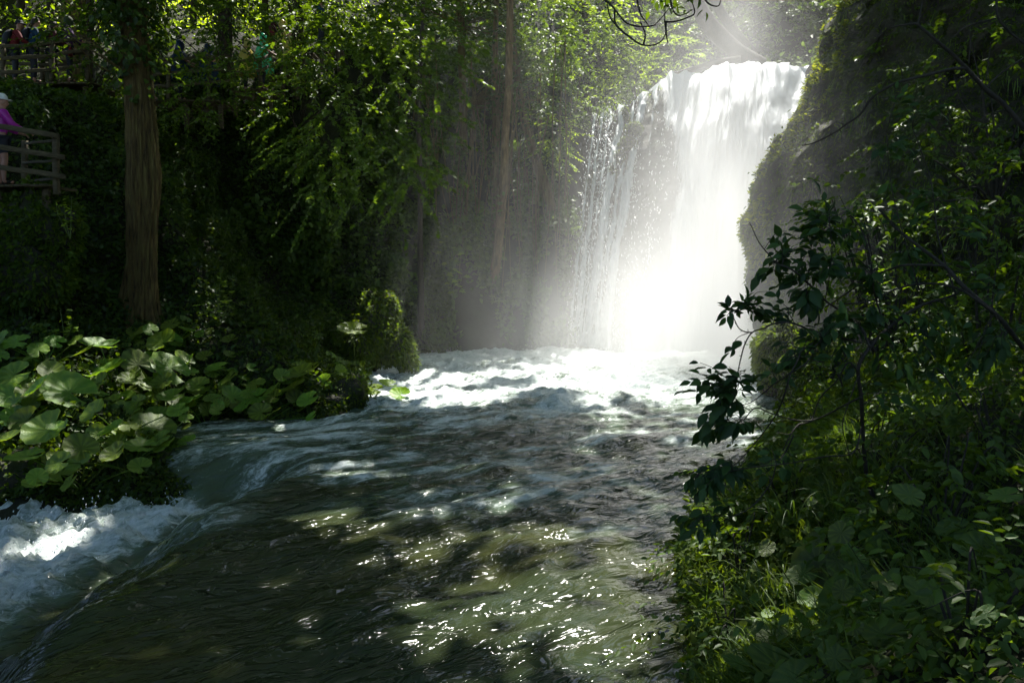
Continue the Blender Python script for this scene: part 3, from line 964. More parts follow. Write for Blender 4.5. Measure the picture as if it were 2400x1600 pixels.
# ------------------------------------------------------------------ trees
def sprays(c, r, ns, nl, size, droop=.25, length=(.6, 1.3), shell=.55, gap=.0, flat=.35, zcut=None):
    """layered sprays of leaves filling an ellipsoid; returns leaf arrays"""
    c, r = np.asarray(c, float), np.asarray(r, float)
    d = unit(rng.normal(size=(ns, 3)))
    rad = rng.uniform(shell ** 3, 1, ns) ** (1 / 3)
    p0 = c + d * r * rad[:, None]
    if gap:
        g = n3(p0[:, 0] * .8, p0[:, 1] * .8, p0[:, 2] * 1.1, 2)
        k = g > -gap * .0 + (gap - .5) * .4
        p0, d = p0[k], d[k]
        ns = len(p0)
    dr = unit(d * [1, 1, .35] + rng.normal(0, .45, (ns, 3)) * [1, 1, .4] - [0, 0, droop])
    L = rng.uniform(*length, ns)
    t = (np.arange(nl) + .5) / nl
    side = np.where(np.arange(nl) % 2 == 0, 1., -1.)
    sd = unit(np.cross(dr, [0, 0, 1.]))
    pos = p0[:, None] + dr[:, None] * (t[None, :, None] * L[:, None, None]) - np.array([0, 0, 1.]) * (droop * .35 * (t ** 2)[None, :, None] * L[:, None, None])
    ax = dr[:, None] * .75 + sd[:, None] * side[None, :, None] * .8 + rng.normal(0, .25, (ns, nl, 3)) - np.array([0, 0, droop * .8])
    nr = np.array([0, 0, 1.]) + rng.normal(0, flat, (ns, nl, 3))
    pos, ax, nr = pos.reshape(-1, 3), ax.reshape(-1, 3), nr.reshape(-1, 3)
    s = size * rng.uniform(.65, 1.25, len(pos))
    return pos, ax, nr, s, p0


def tree(name, label, cat, pts, rad, bark='bark', crowns=(), leaf='leaf_mid', shape='ovate', group=None, canopy=None, ivy=None, rough=.12, flute=.1, limbs=True, wl=.62, furrow=0):
    pts = [np.asarray(q, float) for q in pts]
    g_ = float(height(pts[0][:1], pts[0][1:2])[0]) - .3
    if pts[0][2] > g_ + .1:
        pts.insert(0, np.array([pts[0][0], pts[0][1], g_]))
        rad = [rad[0] * 1.25] + list(rad)
    t_ = empty(name, pts[0])
    tag(t_, label, cat, group)
    mb = MB()
    mb.tube(pts, rad, 110 if furrow else 20, 26 if furrow else 8, rough, 4.0, flute, furrow)
    arr = []
    pts = np.asarray(pts, float)
    for cw in crowns:
        a = sprays(*cw[:5], **(cw[5] if len(cw) > 5 else {}))
        arr.append(a[:4])
        if limbs:
            c = np.asarray(cw[0], float)
            k = int(np.argmin(np.linalg.norm(pts - (c - [0, 0, .5]), axis=1)))
            for q in a[4][rng.choice(len(a[4]), min(9, len(a[4])), replace=False)]:
                m_ = (pts[k] + q) / 2 + rng.normal(0, .15, 3)
                mb.tube([pts[k], m_, q], [.028, .018, .006], 5, 5)
    if canopy is not None:
        q = canopy_mesh(canopy, t_)
        if q is not None and len(q):
            for e in q[rng.choice(len(q), 10)]:
                b = pts[-1]
                mb.tube([b, (b + e) / 2 + [0, 0, 1.2], e], [rad[-1] * .6, .1, .03], 6, 6)
    mb.build('trunk', M[bark], t_)
    if arr:
        pos, ax, nr, s = [np.concatenate([a[i] for a in arr]) for i in range(4)]
        leaves('crown', pos, ax, nr, s, s * wl, M[leaf], t_, shape)
    if ivy:
        n_, r0, z0, z1, prob = ivy
        zt = rng.uniform(z0, z1, n_)
        zt = zt[rng.uniform(size=n_) < .08 + .92 * sstep(z0 + .3, z0 + 2.2, zt + .9 * n3(zt * 3, np.arange(n_) % 7 * 1.3))]
        n_ = len(zt)
        cx, cy_ = np.interp(zt, pts[:, 2], pts[:, 0]), np.interp(zt, pts[:, 2], pts[:, 1])
        th = rng.uniform(0, 2 * PI, n_)
        rr = r0 * (1 + rng.exponential(.45, n_) * sstep(z0, z0 + 1.5, zt))
        pos = np.stack([cx + rr * np.cos(th), cy_ + rr * np.sin(th), zt], -1)
        out = np.stack([np.cos(th), np.sin(th), 0 * th], -1)
        leaves('ivy', pos, out * .5 + rng.normal(0, .4, (n_, 3)) - [0, 0, .7], out + rng.normal(0, .4, (n_, 3)), rng.uniform(.09, .2, n_), rng.uniform(.08, .15, n_), M['leaf_dark'], t_)
    return t_


def pxl(lst, Y):
    return [P(a, b, Y + (c[0] if c else 0)) for a, b, *c in lst]


# the big furrowed trunk at the left, ivy on its upper part
tree('ivy_tree', 'thick furrowed trunk with ivy on its upper half above the left bank', 'tree',
     pxl([(322, 770), (326, 700), (330, 620), (332, 540), (336, 430), (332, 330), (324, 190), (312, 60), (300, -120), (290, -500), (300, -900)], 18),
     [.60, .40, .315, .325, .365, .335, .29, .29, .28, .25, .2], 'bark', canopy=0, ivy=(5200, .42, 6.7, 12.5, 1), rough=.14, flute=.2, furrow=.16,
     crowns=[((-9.2, 18, 10.6), (1.9, 1.5, 1.9), 90, 12, .15), ((-7.0, 18, 11.2), (1.6, 1.4, 1.2), 60, 12, .15), ((-9.0, 17.6, 8.1), (1.0, .8, .8), 26, 12, .13)], leaf='leaf_dark')
tree('slim_tree', 'slim pale trunk standing before the vine hung wall left of the waterfall', 'tree',
     pxl([(1140, 720), (1150, 680), (1165, 600), (1176, 480), (1182, 400), (1184, 320), (1192, 200), (1194, 100), (1196, -60), (1200, -500)], 31),
     [.23, .205, .18, .16, .16, .145, .135, .13, .12, .09], 'bark_pale', canopy=2, rough=.14, furrow=.08)
tree('vine_tree', 'dim trunk wrapped in hanging vines, close behind the slim pale trunk', 'tree',
     pxl([(1150, 700), (1158, 500), (1162, 330), (1160, 150), (1165, -60)], 31.7), [.16, .13, .14, .12, .1], 'bark', ivy=(500, .16, 4, 13, 1), rough=.2)
tree('leaning_tree', 'leaning brown trunk half lost in ivy between the slim trunk and the waterfall', 'tree',
     pxl([(1290, 480), (1272, 420), (1245, 340), (1225, 260), (1205, 120), (1190, -60)], 32.3), [.2, .2, .17, .15, .12, .1], 'bark', ivy=(500, .22, 6, 13, 1))
tree('broadleaf_tree', 'broadleaf tree with layered bright green boughs hanging over the middle of the bank', 'tree',
     pxl([(985, 600), (985, 480), (982, 260), (990, 60), (1000, -200)], 27.5), [.10, .09, .08, .07, .05], 'bark_dark', limbs=False, leaf='leaf_mid', shape='lobed', wl=.8,
     crowns=[(P(850, 190, 19.5), (2.1, 1.4, 1.3), 75, 22, .125, dict(droop=.3, shell=.2)), (P(780, 320, 18.8), (1.5, 1.0, .8), 40, 22, .12, dict(droop=.35, shell=.2)),
             (P(900, 390, 19), (1.3, 1.0, .55), 34, 22, .12, dict(droop=.4, shell=.2)), (P(740, 440, 18.3), (.7, .6, .3), 12, 20, .115, dict(droop=.45, shell=.2)), (P(985, 330, 20), (.7, .7, .8), 16, 22, .12, dict(droop=.3, shell=.2)), (P(940, 470, 18.5), (.25, .3, .15), 4, 18, .115, dict(droop=.4, shell=.1)),
             (P(820, 40, 20.5), (2.4, 1.6, 1.1), 80, 22, .125, dict(shell=.2)), (P(1000, 100, 21.5), (1.4, 1.2, 1.3), 50, 22, .125, dict(shell=.2))])
tree('bank_tree', 'dark leafy tree whose branches fill the gap left of the bright boughs', 'tree',
     pxl([(707, 300), (704, 240), (702, 150), (700, 20), (700, -250)], 30.5), [.26, .22, .2, .18, .14], 'bark_dark', leaf='leaf_mid', ivy=(1300, .22, 4, 13, 1),
     crowns=[(P(650, 60, 22), (2.2, 1.5, 1.2), 100, 13, .15), (P(600, -60, 22), (2.4, 1.5, 1.0), 90, 13, .15), (P(720, 230, 22), (1.3, 1.2, .8), 40, 13, .15)])
tree('shaded_tree', 'dark straight trunk among leaves behind the people at the upper left', 'tree',
     pxl([(532, 260), (530, 200), (528, 100), (525, -100), (520, -300)], 29), [.26, .24, .24, .22, .16], 'bark_dark', leaf='leaf_mid', ivy=(1300, .25, 5, 13, 1),
     crowns=[(P(480, 60, 23), (1.2, 1.2, 1.6), 60, 13, .14), (P(500, 230, 21.5), (1.7, .9, .6), 40, 13, .13), (P(420, 240, 21.5), (.9, .6, .4), 22, 13, .13)])
tree('hillside_tree', 'tall tree with small leaves rising above the hazy wall behind the slim trunk', 'tree',
     pxl([(1090, 420), (1085, 250), (1080, 60), (1075, -200)], 33.5), [.16, .15, .14, .1], 'bark', leaf='leaf_mid',
     crowns=[(P(1090, 60, 33), (3.0, 1.8, 2.4), 150, 14, .2), (P(1000, -60, 33), (3.2, 1.8, 2.2), 120, 14, .2), (P(1250, 20, 33.5), (2.2, 1.6, 2.2), 120, 14, .2), (P(1270, 210, 32), (1.0, 1.0, .9), 40, 13, .18), (P(1300, 130, 33), (1.3, 1.2, 1.3), 60, 14, .18)])
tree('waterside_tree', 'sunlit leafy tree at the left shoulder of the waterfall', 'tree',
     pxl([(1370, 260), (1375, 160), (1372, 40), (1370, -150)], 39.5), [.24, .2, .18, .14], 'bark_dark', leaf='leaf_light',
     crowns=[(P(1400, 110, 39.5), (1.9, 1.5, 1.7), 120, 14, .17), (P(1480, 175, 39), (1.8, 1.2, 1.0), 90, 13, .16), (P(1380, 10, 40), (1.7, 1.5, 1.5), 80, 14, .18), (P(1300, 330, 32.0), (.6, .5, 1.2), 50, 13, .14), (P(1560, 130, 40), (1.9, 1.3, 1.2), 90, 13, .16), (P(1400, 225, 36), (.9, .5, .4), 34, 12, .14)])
tree('far_tree', 'pale hazy tree behind the top of the waterfall', 'tree',
     pxl([(1510, 200), (1500, 80), (1490, -60), (1480, -200)], 44), [.3, .26, .24, .2], 'bark_dark', leaf='leaf_mid',
     crowns=[(P(1620, 110, 43), (2.6, 1.6, 1.8), 120, 13, .22), (P(1500, 40, 45), (2.2, 1.5, 1.2), 60, 13, .22)])
tree('gorge_tree', 'misty green tree on the slope behind the right end of the waterfall', 'tree',
     pxl([(1850, 150), (1840, 50), (1830, -100)], 46), [.35, .3, .24], 'bark_dark', leaf='leaf_mid',
     crowns=[(P(1760, 40, 45), (3.4, 1.6, 2.6), 220, 13, .24), (P(1880, 90, 45), (3.2, 1.6, 3.0), 220, 13, .24), (P(1690, -30, 46), (2.2, 1.6, 1.6), 80, 13, .24)])
BG = [((-19, 33), 'sunny yellow green tree behind the fence at the far upper left', [(50, 110), (50, 15), (50, -80), (45, -200)], 31, [(P(40, 60, 33), (2.8, 1.6, 2.6), 190, 14, .17), (P(130, 30, 34), (2.4, 1.6, 2.2), 150, 14, .17), (P(60, 150, 33), (2.8, 1.2, 1.2), 90, 14, .16)]),
      ((-16, 34), 'thin forked trunk with bright leaves behind the purple hooded person', [(130, 150), (122, 60), (114, -40), (110, -200)], 31, [(P(210, 60, 34), (1.6, 1.6, 2.4), 120, 14, .17), (P(170, 150, 33), (1.8, 1.2, 1.2), 70, 14, .16)]),
      ((-12, 36), 'thin dark trunk with loose leaves against the bright sky gap', [(450, 250), (452, 120), (455, -40), (460, -200)], 33, [(P(520, 30, 35), (1.7, 1.5, 2.6), 120, 14, .17), (P(370, 60, 34), (1.0, 1.2, 1.7), 20, 12, .15), (P(430, 205, 33), (2.4, 1.2, .6), 60, 13, .15), (P(410, 120, 36), (1.6, 1.2, 1.4), 22, 12, .15)]),
      ((-9, 38), 'leafy tree behind the green poncho at the top of the path', [(620, 180), (622, 60), (620, -60), (620, -200)], 34, [(P(620, 20, 35), (2.4, 1.5, 2.2), 150, 14, .18), (P(760, 20, 35), (2.6, 1.5, 2.0), 150, 14, .18), (P(680, 140, 33), (2.6, 1.2, 1.2), 100, 13, .16), (P(880, 60, 35), (2.4, 1.5, 2.2), 140, 14, .18)]),
      ((-20, 20), 'dark leafy tree overhanging the people beside the ivy trunk', [(205, 190), (208, 100), (212, 0), (220, -200)], 25, [(P(240, 70, 24), (.9, 1.0, 2.0), 70, 14, .14), (P(250, 170, 23), (.8, .8, .7), 40, 13, .13), (P(215, -10, 24), (1.2, 1.0, .8), 50, 13, .14)])]
for (xy, lab, tp, Y, cr) in BG:
    cr = [(c_[0], c_[1], int(c_[2] * .62), c_[3], c_[4]) for c_ in cr]
    tree('woodland_tree', lab, 'tree', pxl(tp, Y), [.16, .14, .12, .1], 'bark_dark', leaf='leaf_sun' if 'bright' in lab or 'sunny' in lab else 'leaf_mid', crowns=cr)  # brighter leaf copy imitates sunlight on the sunny and bright trees
# trees added to carry the shade canopy, their trunks beside and behind the view
for k, lab in ((1, 'broad tree added on the upper left terrace to shade the path'), (3, 'unseen tall tree added on the right cliff top to shade the near bank'), (4, 'tall tree added behind the right cliff to shade the gorge'), (5, 'unseen tree added for shade on the right bank beside the viewer'),
               (6, 'unseen tree added on the lower left bank to shade the rapids'), (7, 'unseen tree added for shade behind the viewer near the river'), (8, 'unseen tree added for shade behind the viewer on the right bank'), (9, 'unseen tree added for shade far up the left slope')):
    x0, y0 = bx[k]
    z0 = float(height(np.array([x0]), np.array([y0]))[0]) - .3
    if k == 1: tp = [(x0, y0, z0), (x0 + .2, y0 + .6, 14), (x0 + 1, y0 + 3, 20)]
    else: tp = [(x0, y0, z0), (x0 + .3, y0 + 1, (z0 + 18) / 2), (x0 + 1.2, y0 + 4, 19)]
    tree('added_shade_tree', lab, 'tree', tp, [.5, .38, .25], 'bark', canopy=k)
# leaning trunks and the fallen log at the head of the falls
for nm, lab, pts, Y, rad in (
        ('leaning_tree', 'thicker of the two dark trunks leaning down to the head of the waterfall', [(1600, -60), (1650, 40), (1700, 98), (1745, 132), (1790, 152)], 38, [.32, .38, .40, .38, .3]),
        ('leaning_tree', 'thinner dark trunk leaning behind the thick one at the waterfall head', [(1655, -40), (1690, 30), (1725, 80), (1775, 132)], 41, [.2, .24, .24, .22]),
        ('fallen_log', 'long dark log lying level along the lip of the waterfall', [(1570, 176), (1610, 168), (1670, 150), (1735, 138)], 36.8, [.10, .14, .16, .14])):
    o = MB().tube(pxl(pts, Y), rad, 14, 8, .15, 3).build(nm, M['bark_dark'])
    tag(o, lab, 'log' if 'log' in nm else 'tree')

# ------------------------------------------------------------------ undergrowth of the slopes
def scatter_slope(n, x0, x1, y0, y1, dens, smin=-.08):
    out = []
    tot = 0
    while tot < n:
        x, y = rng.uniform(x0, x1, n), rng.uniform(y0, y1, n)
        s = river_sd(x, y)
        nr, ar = hnormal(x, y)
        k = (s > smin) & (rng.uniform(size=n) < np.clip(ar / 3.2, 0, 1) * dens(x, y, s))
        out.append((x[k], y[k], nr[k]))
        tot += k.sum()
    x, y, nr = [np.concatenate([o_[i] for o_ in out])[:n] for i in range(3)]
    return x, y, height(x, y), nr


def bushy(x, y, z, nr, amp=.9):
    c = np.clip(n3(x * .75, y * .75, z * .75, 2) + .12, 0, 1) * 2.2
    p = np.stack([x, y, z], -1)
    return p + unit(nr + [0, 0, .8]) * ((.04 + amp * c) * rng.uniform(.0, 1, len(x)) ** .6)[:, None]


def slope_leaves(name, label, n, box, dens, size, mat, amp, shape='ovate', cat='undergrowth', smin=-.08):
    x, y, z, nr = scatter_slope(n, *box, dens, smin)
    p = bushy(x, y, z, nr, amp(x, y) if callable(amp) else amp)
    ax = unit(nr * .35 + rng.normal(0, .55, (n, 3)) - [0, 0, .45])
    s = size * rng.uniform(.5, 1.3, n)
    o = leaves(name, p, ax, nr + rng.normal(0, .5, (n, 3)) + [0, 0, .4], s, s * .68, M[mat], None, shape)
    return tag(o, label, cat, None, 'stuff')


# bare vines and roots hanging down the wall left of the fall
vm = MB()
for k_ in range(70):
    x_ = rng.uniform(-4.5, 2.2)
    y_ = 31.2 + rng.uniform(-.6, 1.6)
    z0_, z1_ = rng.uniform(7, 12.5), rng.uniform(1.2, 5)
    sw = rng.normal(0, .5)
    vm.tube([(x_ + sw, y_ + .9, z0_), (x_ + sw * .6 + rng.normal(0, .12), y_ + .1, z0_ * .6 + z1_ * .4), (x_ + rng.normal(0, .1), y_ - .5, z1_)], [.03, .022, .010], 5, 8, .2, 6)
tag(vm.build('vines', M['bark']), 'thin bare vines hanging down the wall around the slim pale trunk', 'vines', None, 'stuff')

nofall = lambda x, y: ~((x > 2.2) & (x < 12.5) & (y > 28.5) & (y < 41))
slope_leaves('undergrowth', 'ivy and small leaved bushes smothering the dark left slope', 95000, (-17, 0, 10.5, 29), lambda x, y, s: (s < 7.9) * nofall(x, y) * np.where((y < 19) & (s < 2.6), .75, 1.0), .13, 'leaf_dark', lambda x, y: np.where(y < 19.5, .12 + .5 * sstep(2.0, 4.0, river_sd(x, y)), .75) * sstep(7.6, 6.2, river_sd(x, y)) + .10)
slope_leaves('undergrowth', 'hanging creepers covering the steep wall left of the waterfall', 46000, (-9, 4.5, 26, 40), lambda x, y, s: nofall(x, y) * (s < 9) * np.clip(.25 + 2.6 * n3(x * .9, y * .9, 2.7, 2), 0, 1), .22, 'leaf_mid', 1.5)
slope_leaves('undergrowth', 'hazy leaves on the slope behind the waterfall head', 26000, (-6, 24, 38, 58), lambda x, y, s: 1.0 * nofall(x, y), .3, 'leaf_mid', 1.6)
slope_leaves('undergrowth', 'mixed green leaves over the upper left terrace', 16000, (-32, -4, 21, 44), lambda x, y, s: 1.0 * (s > 6.5), .15, 'leaf_mid', .12)
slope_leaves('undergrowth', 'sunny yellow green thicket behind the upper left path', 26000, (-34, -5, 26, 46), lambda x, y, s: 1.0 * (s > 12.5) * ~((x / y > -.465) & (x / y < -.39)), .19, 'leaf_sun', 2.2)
slope_leaves('undergrowth', 'dense dark leaves covering the near right bank', 44000, (1.0, 9.5, 3.0, 13), lambda x, y, s: (s > .05) * 1.0, .06, 'leaf_mid', .22)
slope_leaves('undergrowth', 'shadowy leaves climbing the right bank below the cliff', 36000, (3, 16, 8, 21), lambda x, y, s: (s > .3) * 1.0, .10, 'leaf_mid', .5)
slope_leaves('moss', 'moss and tiny plants fringing the right waterline', 20000, (1.0, 6.5, 5.0, 16), lambda x, y, s: (s < .9) * 1.0, .08, 'moss', .2, 'blade', 'moss')
slope_leaves('undergrowth', 'drooping small plants on the wet ledge above the lower left rapids', 7000, (-13, -5.2, 11.6, 14), lambda x, y, s: (s < .7) * (height(x, y) > -.55), .10, 'leaf_dark', .14, 'ovate', 'undergrowth', -1.2)
slope_leaves('moss', 'moss on the wet ledge above the lower left rapids', 9000, (-13, -5.2, 11.6, 14), lambda x, y, s: (s < .5) * (height(x, y) > -.7), .07, 'moss', .06, 'blade', 'moss', -1.2)
slope_leaves('moss', 'moss fringing the left waterline', 12000, (-8, -1.5, 11.5, 29.5), lambda x, y, s: (s < .8) * 1.0, .06, 'moss', .3, 'blade', 'moss')

# ------------------------------------------------------------------ boulders and moss lumps
def blob(c, r, seed, amp=.22, n=40):
    th, ph = np.meshgrid(np.linspace(0, 2 * PI, n, endpoint=False), np.linspace(.02, PI - .02, n // 2 + 6))
    d = np.stack([np.sin(ph) * np.cos(th), np.sin(ph) * np.sin(th), np.cos(ph)], -1)
    k = 1 + amp * n3(d[..., 0] * 1.7 + seed, d[..., 1] * 1.7, d[..., 2] * 1.7, 4) * 1.6
    return np.asarray(c) + d * np.asarray(r) * k[..., None]


def mossy(name, label, lumps, cat='boulder', nm=2500, L=.09, leafy=0, moss='moss', ylook=True, droop=.9):
    t_ = empty(name, lumps[0][0])
    tag(t_, label, cat)
    mb = MB()
    ps, ns = [], []
    for i, (c, r) in enumerate(lumps):
        G = blob(c, r, c[0] * 1.3 + i)
        mb.add(G.reshape(-1, 3), grid_faces(G.shape[1], G.shape[0], True))
        Gw = np.concatenate([G, G[:, :1]], 1)
        p, nr = grid_scatter(Gw, int(nm * np.prod(r) ** (2 / 3) / .3))
        nr = unit((p - np.asarray(c)) / (np.asarray(r) ** 2))
        ps.append(p)
        ns.append(nr)
    mb.build('rock', M['rock'], t_)
    p, nr = np.concatenate(ps), np.concatenate(ns)
    k = (nr[:, 2] > -.75)
    p, nr = p[k], nr[k]
    moss_blades('moss', p, nr, L * rng.uniform(.5, 1.5, len(p)), M[moss], None, droop, t_)['kind'] = 'stuff'
    if leafy:
        q = rng.choice(len(p), leafy)
        s = rng.uniform(.05, .13, leafy)
        leaves('foliage', p[q] + nr[q] * rng.uniform(0, .15, (leafy, 1)), unit(nr[q] + rng.normal(0, .6, (leafy, 3))), rng.normal(0, .5, (leafy, 3)) + [0, 0, 1], s, s * .7, M['leaf_mid'], t_)
    return t_


mossy('mossy_mound', 'tall mossy mound with hanging grass at the left edge of the white water',
      [(P(880, 790, 23), (.55, .6, .9)), (P(905, 740, 23.3), (.34, .4, .62)), (P(868, 720, 23.4), (.26, .35, .45)), (P(935, 815, 23), (.36, .5, .55)), (P(845, 815, 22.6), (.45, .5, .55)), (P(955, 845, 23), (.26, .3, .3))], 'mound', 2600, .15, 1500)
mossy('mossy_rock', 'low dark mossy rock with leaves in the bend of the left bank',
      [(P(815, 925, 17.6), (.42, .4, .36)), (P(765, 950, 17.2), (.45, .35, .26)), (P(830, 915, 18.0), (.3, .35, .36))], 'rock', 2600, .06, 420)
mossy('mossy_boulder', 'bright mossy boulder standing in the mist below the right cliff',
      [(P(1840, 850, 18.6), (.62, .55, 1.0)), (P(1810, 830, 19), (.42, .5, .75))], 'boulder', 3200, .11, 150)
mossy('mossy_boulder', 'larger grey green boulder with trailing moss right of the bright one',
      [(P(1915, 885, 17.6), (.75, .7, 1.0)), (P(1965, 900, 17.2), (.6, .6, .8))], 'boulder', 3000, .10, 200)
mossy('moss_cushions', 'yellow green moss cushions splitting the left strands of the waterfall',
      [(P(1485, 305, 33.2), (.33, .4, .30)), (P(1470, 340, 33.0), (.36, .4, .34)), (P(1450, 372, 32.8), (.24, .3, .34)), (P(1436, 405, 32.6), (.16, .3, .34)), (P(1465, 268, 34), (.16, .3, .3))], 'moss', 4200, .07, 0, 'moss', droop=.6)
for lab, lumps, nm in [('large wet black rock at the left border above the rapids', [(P(40, 1112, 12.4), (.9, .6, .42))], 700),
                       ('wet black rock second from the left border above the rapids', [(P(215, 1108, 12.7), (.6, .55, .34))], 700),
                       ('low wet rock where the cove water spills into the rapids', [(P(335, 1075, 13.1), (.45, .5, .28))], 900),
                       ('small mossy rock at the right waterline under the drooping leaves', [(P(1700, 1215, 9.6), (.34, .4, .42))], 4200),
                       ('smallest mossy rock at the right waterline beside the glittering shallows', [(P(1655, 1300, 8.5), (.24, .3, .3))], 4200),
                       ('ivy topped block of rock under the corner of the lower left railing', [(P(85, 545, 16.0), (.75, .6, .85)), (P(60, 640, 15.8), (.8, .6, .8))], 1200)]:
    mossy('bank_rock', lab, lumps, 'rock', nm, .12 if 'ivy' in lab else .06, 5200 if 'ivy' in lab else 600)

# ------------------------------------------------------------------ butterbur
def round_leaf(c, rad, face, roll=0., cup=.18, wav=.06, nr_=7, na=40, seed=0., elong=1.0, notch=.10):
    """kidney shaped leaf with radial veins; face = normal"""
    face = unit(np.asarray(face, float))
    a = unit(np.cross(face, [math.cos(roll), math.sin(roll), .05]))
    b = np.cross(face, a)
    th = np.linspace(notch * PI, (2 - notch) * PI, na)    # notch where the stalk joins
    rr = np.linspace(0, 1, nr_)
    T, Rr = np.meshgrid(th, rr)
    edge = 1 + .07 * np.cos(T * 2) - .22 * np.exp(-((np.minimum(T, 2 * PI - T)) / .38) ** 2) + (.16 * np.exp(-((T - PI) / .35) ** 2) if notch < .08 else 0) + .035 * np.sin(T * 13 + seed) + .03 * n3(T * 3 + seed, 0 * T, 2.2, 2)
    x, y = np.cos(T) * Rr * edge * elong, np.sin(T) * Rr * edge
    ridge = np.abs(((T / PI * 5.5) % 1) - .5) * 2
    z = cup * Rr ** 2 + .05 * (ridge - .5) * Rr ** .8 + wav * 3 * Rr ** 2 * n3(T * 1.3 + seed, Rr * 2, seed, 2)
    V = np.asarray(c) + rad * ((-x)[..., None] * a + y[..., None] * b + z[..., None] * face)
    VEIN.append(np.clip(1 - ridge * 2.2, 0, 1).ravel() * (Rr.ravel() ** .3))
    return V.reshape(-1, 3), grid_faces(na, nr_)


VEIN = []


def stalk(mb, a, b, r=.012, sag=.1):
    a, b = np.asarray(a, float), np.asarray(b, float)
    m_ = (a + b) / 2 + np.array([b[0] - a[0], b[1] - a[1], 0]) * -.2
    mb.tube([a, m_, b], [r, r * .8, r * .65], 6, 6)


def big_leaf(name, c0, c1, tc_):
    m = noise_mat(name, [(.3, c0), (.62, c1), (.78, c1), (.86, (c1[0] * 1.7, c1[1] * 1.15, c1[2]))], scale=6, bump=.4, rough=.45, spec=.45, bscale=26, bdist=.025)
    t = m.node_tree
    b, o_ = t.nodes['Principled BSDF'], t.nodes['Material Output']
    src = b.inputs['Base Color'].links[0].from_socket
    oi = N(t, 'ShaderNodeObjectInfo')
    hs = N(t, 'ShaderNodeHueSaturation')
    for sock, lo_v, hi_v in (('Hue', .475, .52), ('Value', .65, 1.35)):
        mr = N(t, 'ShaderNodeMapRange')
        t.links.new(oi.outputs['Random'], mr.inputs[0])
        mr.inputs[3].default_value, mr.inputs[4].default_value = lo_v, hi_v
        t.links.new(mr.outputs[0], hs.inputs[sock])
    t.links.new(src, hs.inputs['Color'])
    at_ = N(t, 'ShaderNodeAttribute', attribute_name='vein')
    mx = N(t, 'ShaderNodeMixRGB')
    mv = N(t, 'ShaderNodeMath', operation='MULTIPLY')
    t.links.new(at_.outputs['Fac'], mv.inputs[0])
    mv.inputs[1].default_value = .65
    t.links.new(mv.outputs[0], mx.inputs[0])
    t.links.new(hs.outputs[0], mx.inputs[1])
    mx.inputs[2].default_value = (c1[0] * 2.2, c1[1] * 1.7, c1[2] * 1.8, 1)
    t.links.new(mx.outputs[0], b.inputs['Base Color'])
    tr = N(t, 'ShaderNodeBsdfTranslucent')
    m2 = N(t, 'ShaderNodeMixRGB', blend_type='MULTIPLY')
    m2.inputs[0].default_value = 1
    t.links.new(mx.outputs[0], m2.inputs[1])
    m2.inputs[2].default_value = (*tc_, 1)
    t.links.new(m2.outputs[0], tr.inputs[0])
    ms = N(t, 'ShaderNodeMixShader')
    ms.inputs[0].default_value = .42
    t.links.new(b.outputs[0], ms.inputs[1])
    t.links.new(tr.outputs[0], ms.inputs[2])
    t.links.new(ms.outputs[0], o_.inputs[0])
    return m


M['butterbur'] = big_leaf('butterbur leaf', (.07, .135, .014), (.125, .215, .024), (2.0, 1.8, .6))
M['bank_leaf'] = big_leaf('bank leaf', (.04, .08, .012), (.075, .135, .018), (2.0, 1.8, .6))
M['stalk'] = noise_mat('stalk', [(.3, (.06, .10, .02)), (.7, (.12, .16, .04))], scale=10, bump=.2, rough=.5)


def ysp(wd):
    return rng.uniform(.55, .95)


def butterbur(label, lv, extra=4, ymap=ysp, cat='plant', name='butterbur', tilt=.55, spread=.7, rmin=.1, rmax=.24, elong=1.0, notch=.10, sr=1.0):
    ps = [hit(x, y, off=ymap(wd)) if not o_ else P(x, y, o_[0]) for x, y, wd, *o_ in lv]
    base = np.mean(ps, 0)
    base[1] += .2
    g = float(height(base[:1], base[1:2])[0])
    base[2] = min(g - .03, base[2] - .25)
    base[2] = max(base[2], -.3, base[2])
    t_ = empty(name, base)
    tag(t_, label, cat)
    items = []
    for p, (x, y, wd, *o_) in zip(ps, lv):
        items.append((p, wd / 2 / FPX * p[1], 1.0))
    for k in range(extra):
        a = rng.uniform(0, 2 * PI)
        q = base + np.array([math.cos(a) * rng.uniform(.2, spread), math.sin(a) * rng.uniform(.2, spread) + .15, 0])
        q[2] = max(base[2] + rng.uniform(.15, .5), float(height(q[:1], q[1:2])[0]) + .12)
        items.append((q, rng.uniform(rmin, rmax), 1.0))
    for (p, r, e) in items:
        mb = MB()
        f = np.array([rng.normal(0, tilt * .7), -tilt + rng.normal(0, .3), 1.0])
        V, F = round_leaf(p, r, f, rng.uniform(-.9, .9) + PI / 2, rng.uniform(.02, .3), rng.uniform(.04, .10), seed=rng.uniform(0, 50), elong=elong * rng.uniform(.9, 1.15), notch=notch)
        mb.add(V, F)
        mb.tube([base + rng.normal(0, .04, 3), (base + p) / 2 + [0, .06, .02], p], [.014 * sr, .010 * sr, .007 * sr], 6, 5)
        lo_b = mb.build('leaf', [M['butterbur'] if name == 'butterbur' else M['bank_leaf']], t_)
        av = lo_b.data.attributes.new('vein', 'FLOAT', 'POINT')
        vv_ = np.zeros(len(lo_b.data.vertices), np.float32)
        vv_[:len(VEIN[-1])] = VEIN[-1]
        av.data.foreach_set('value', vv_)
    return t_


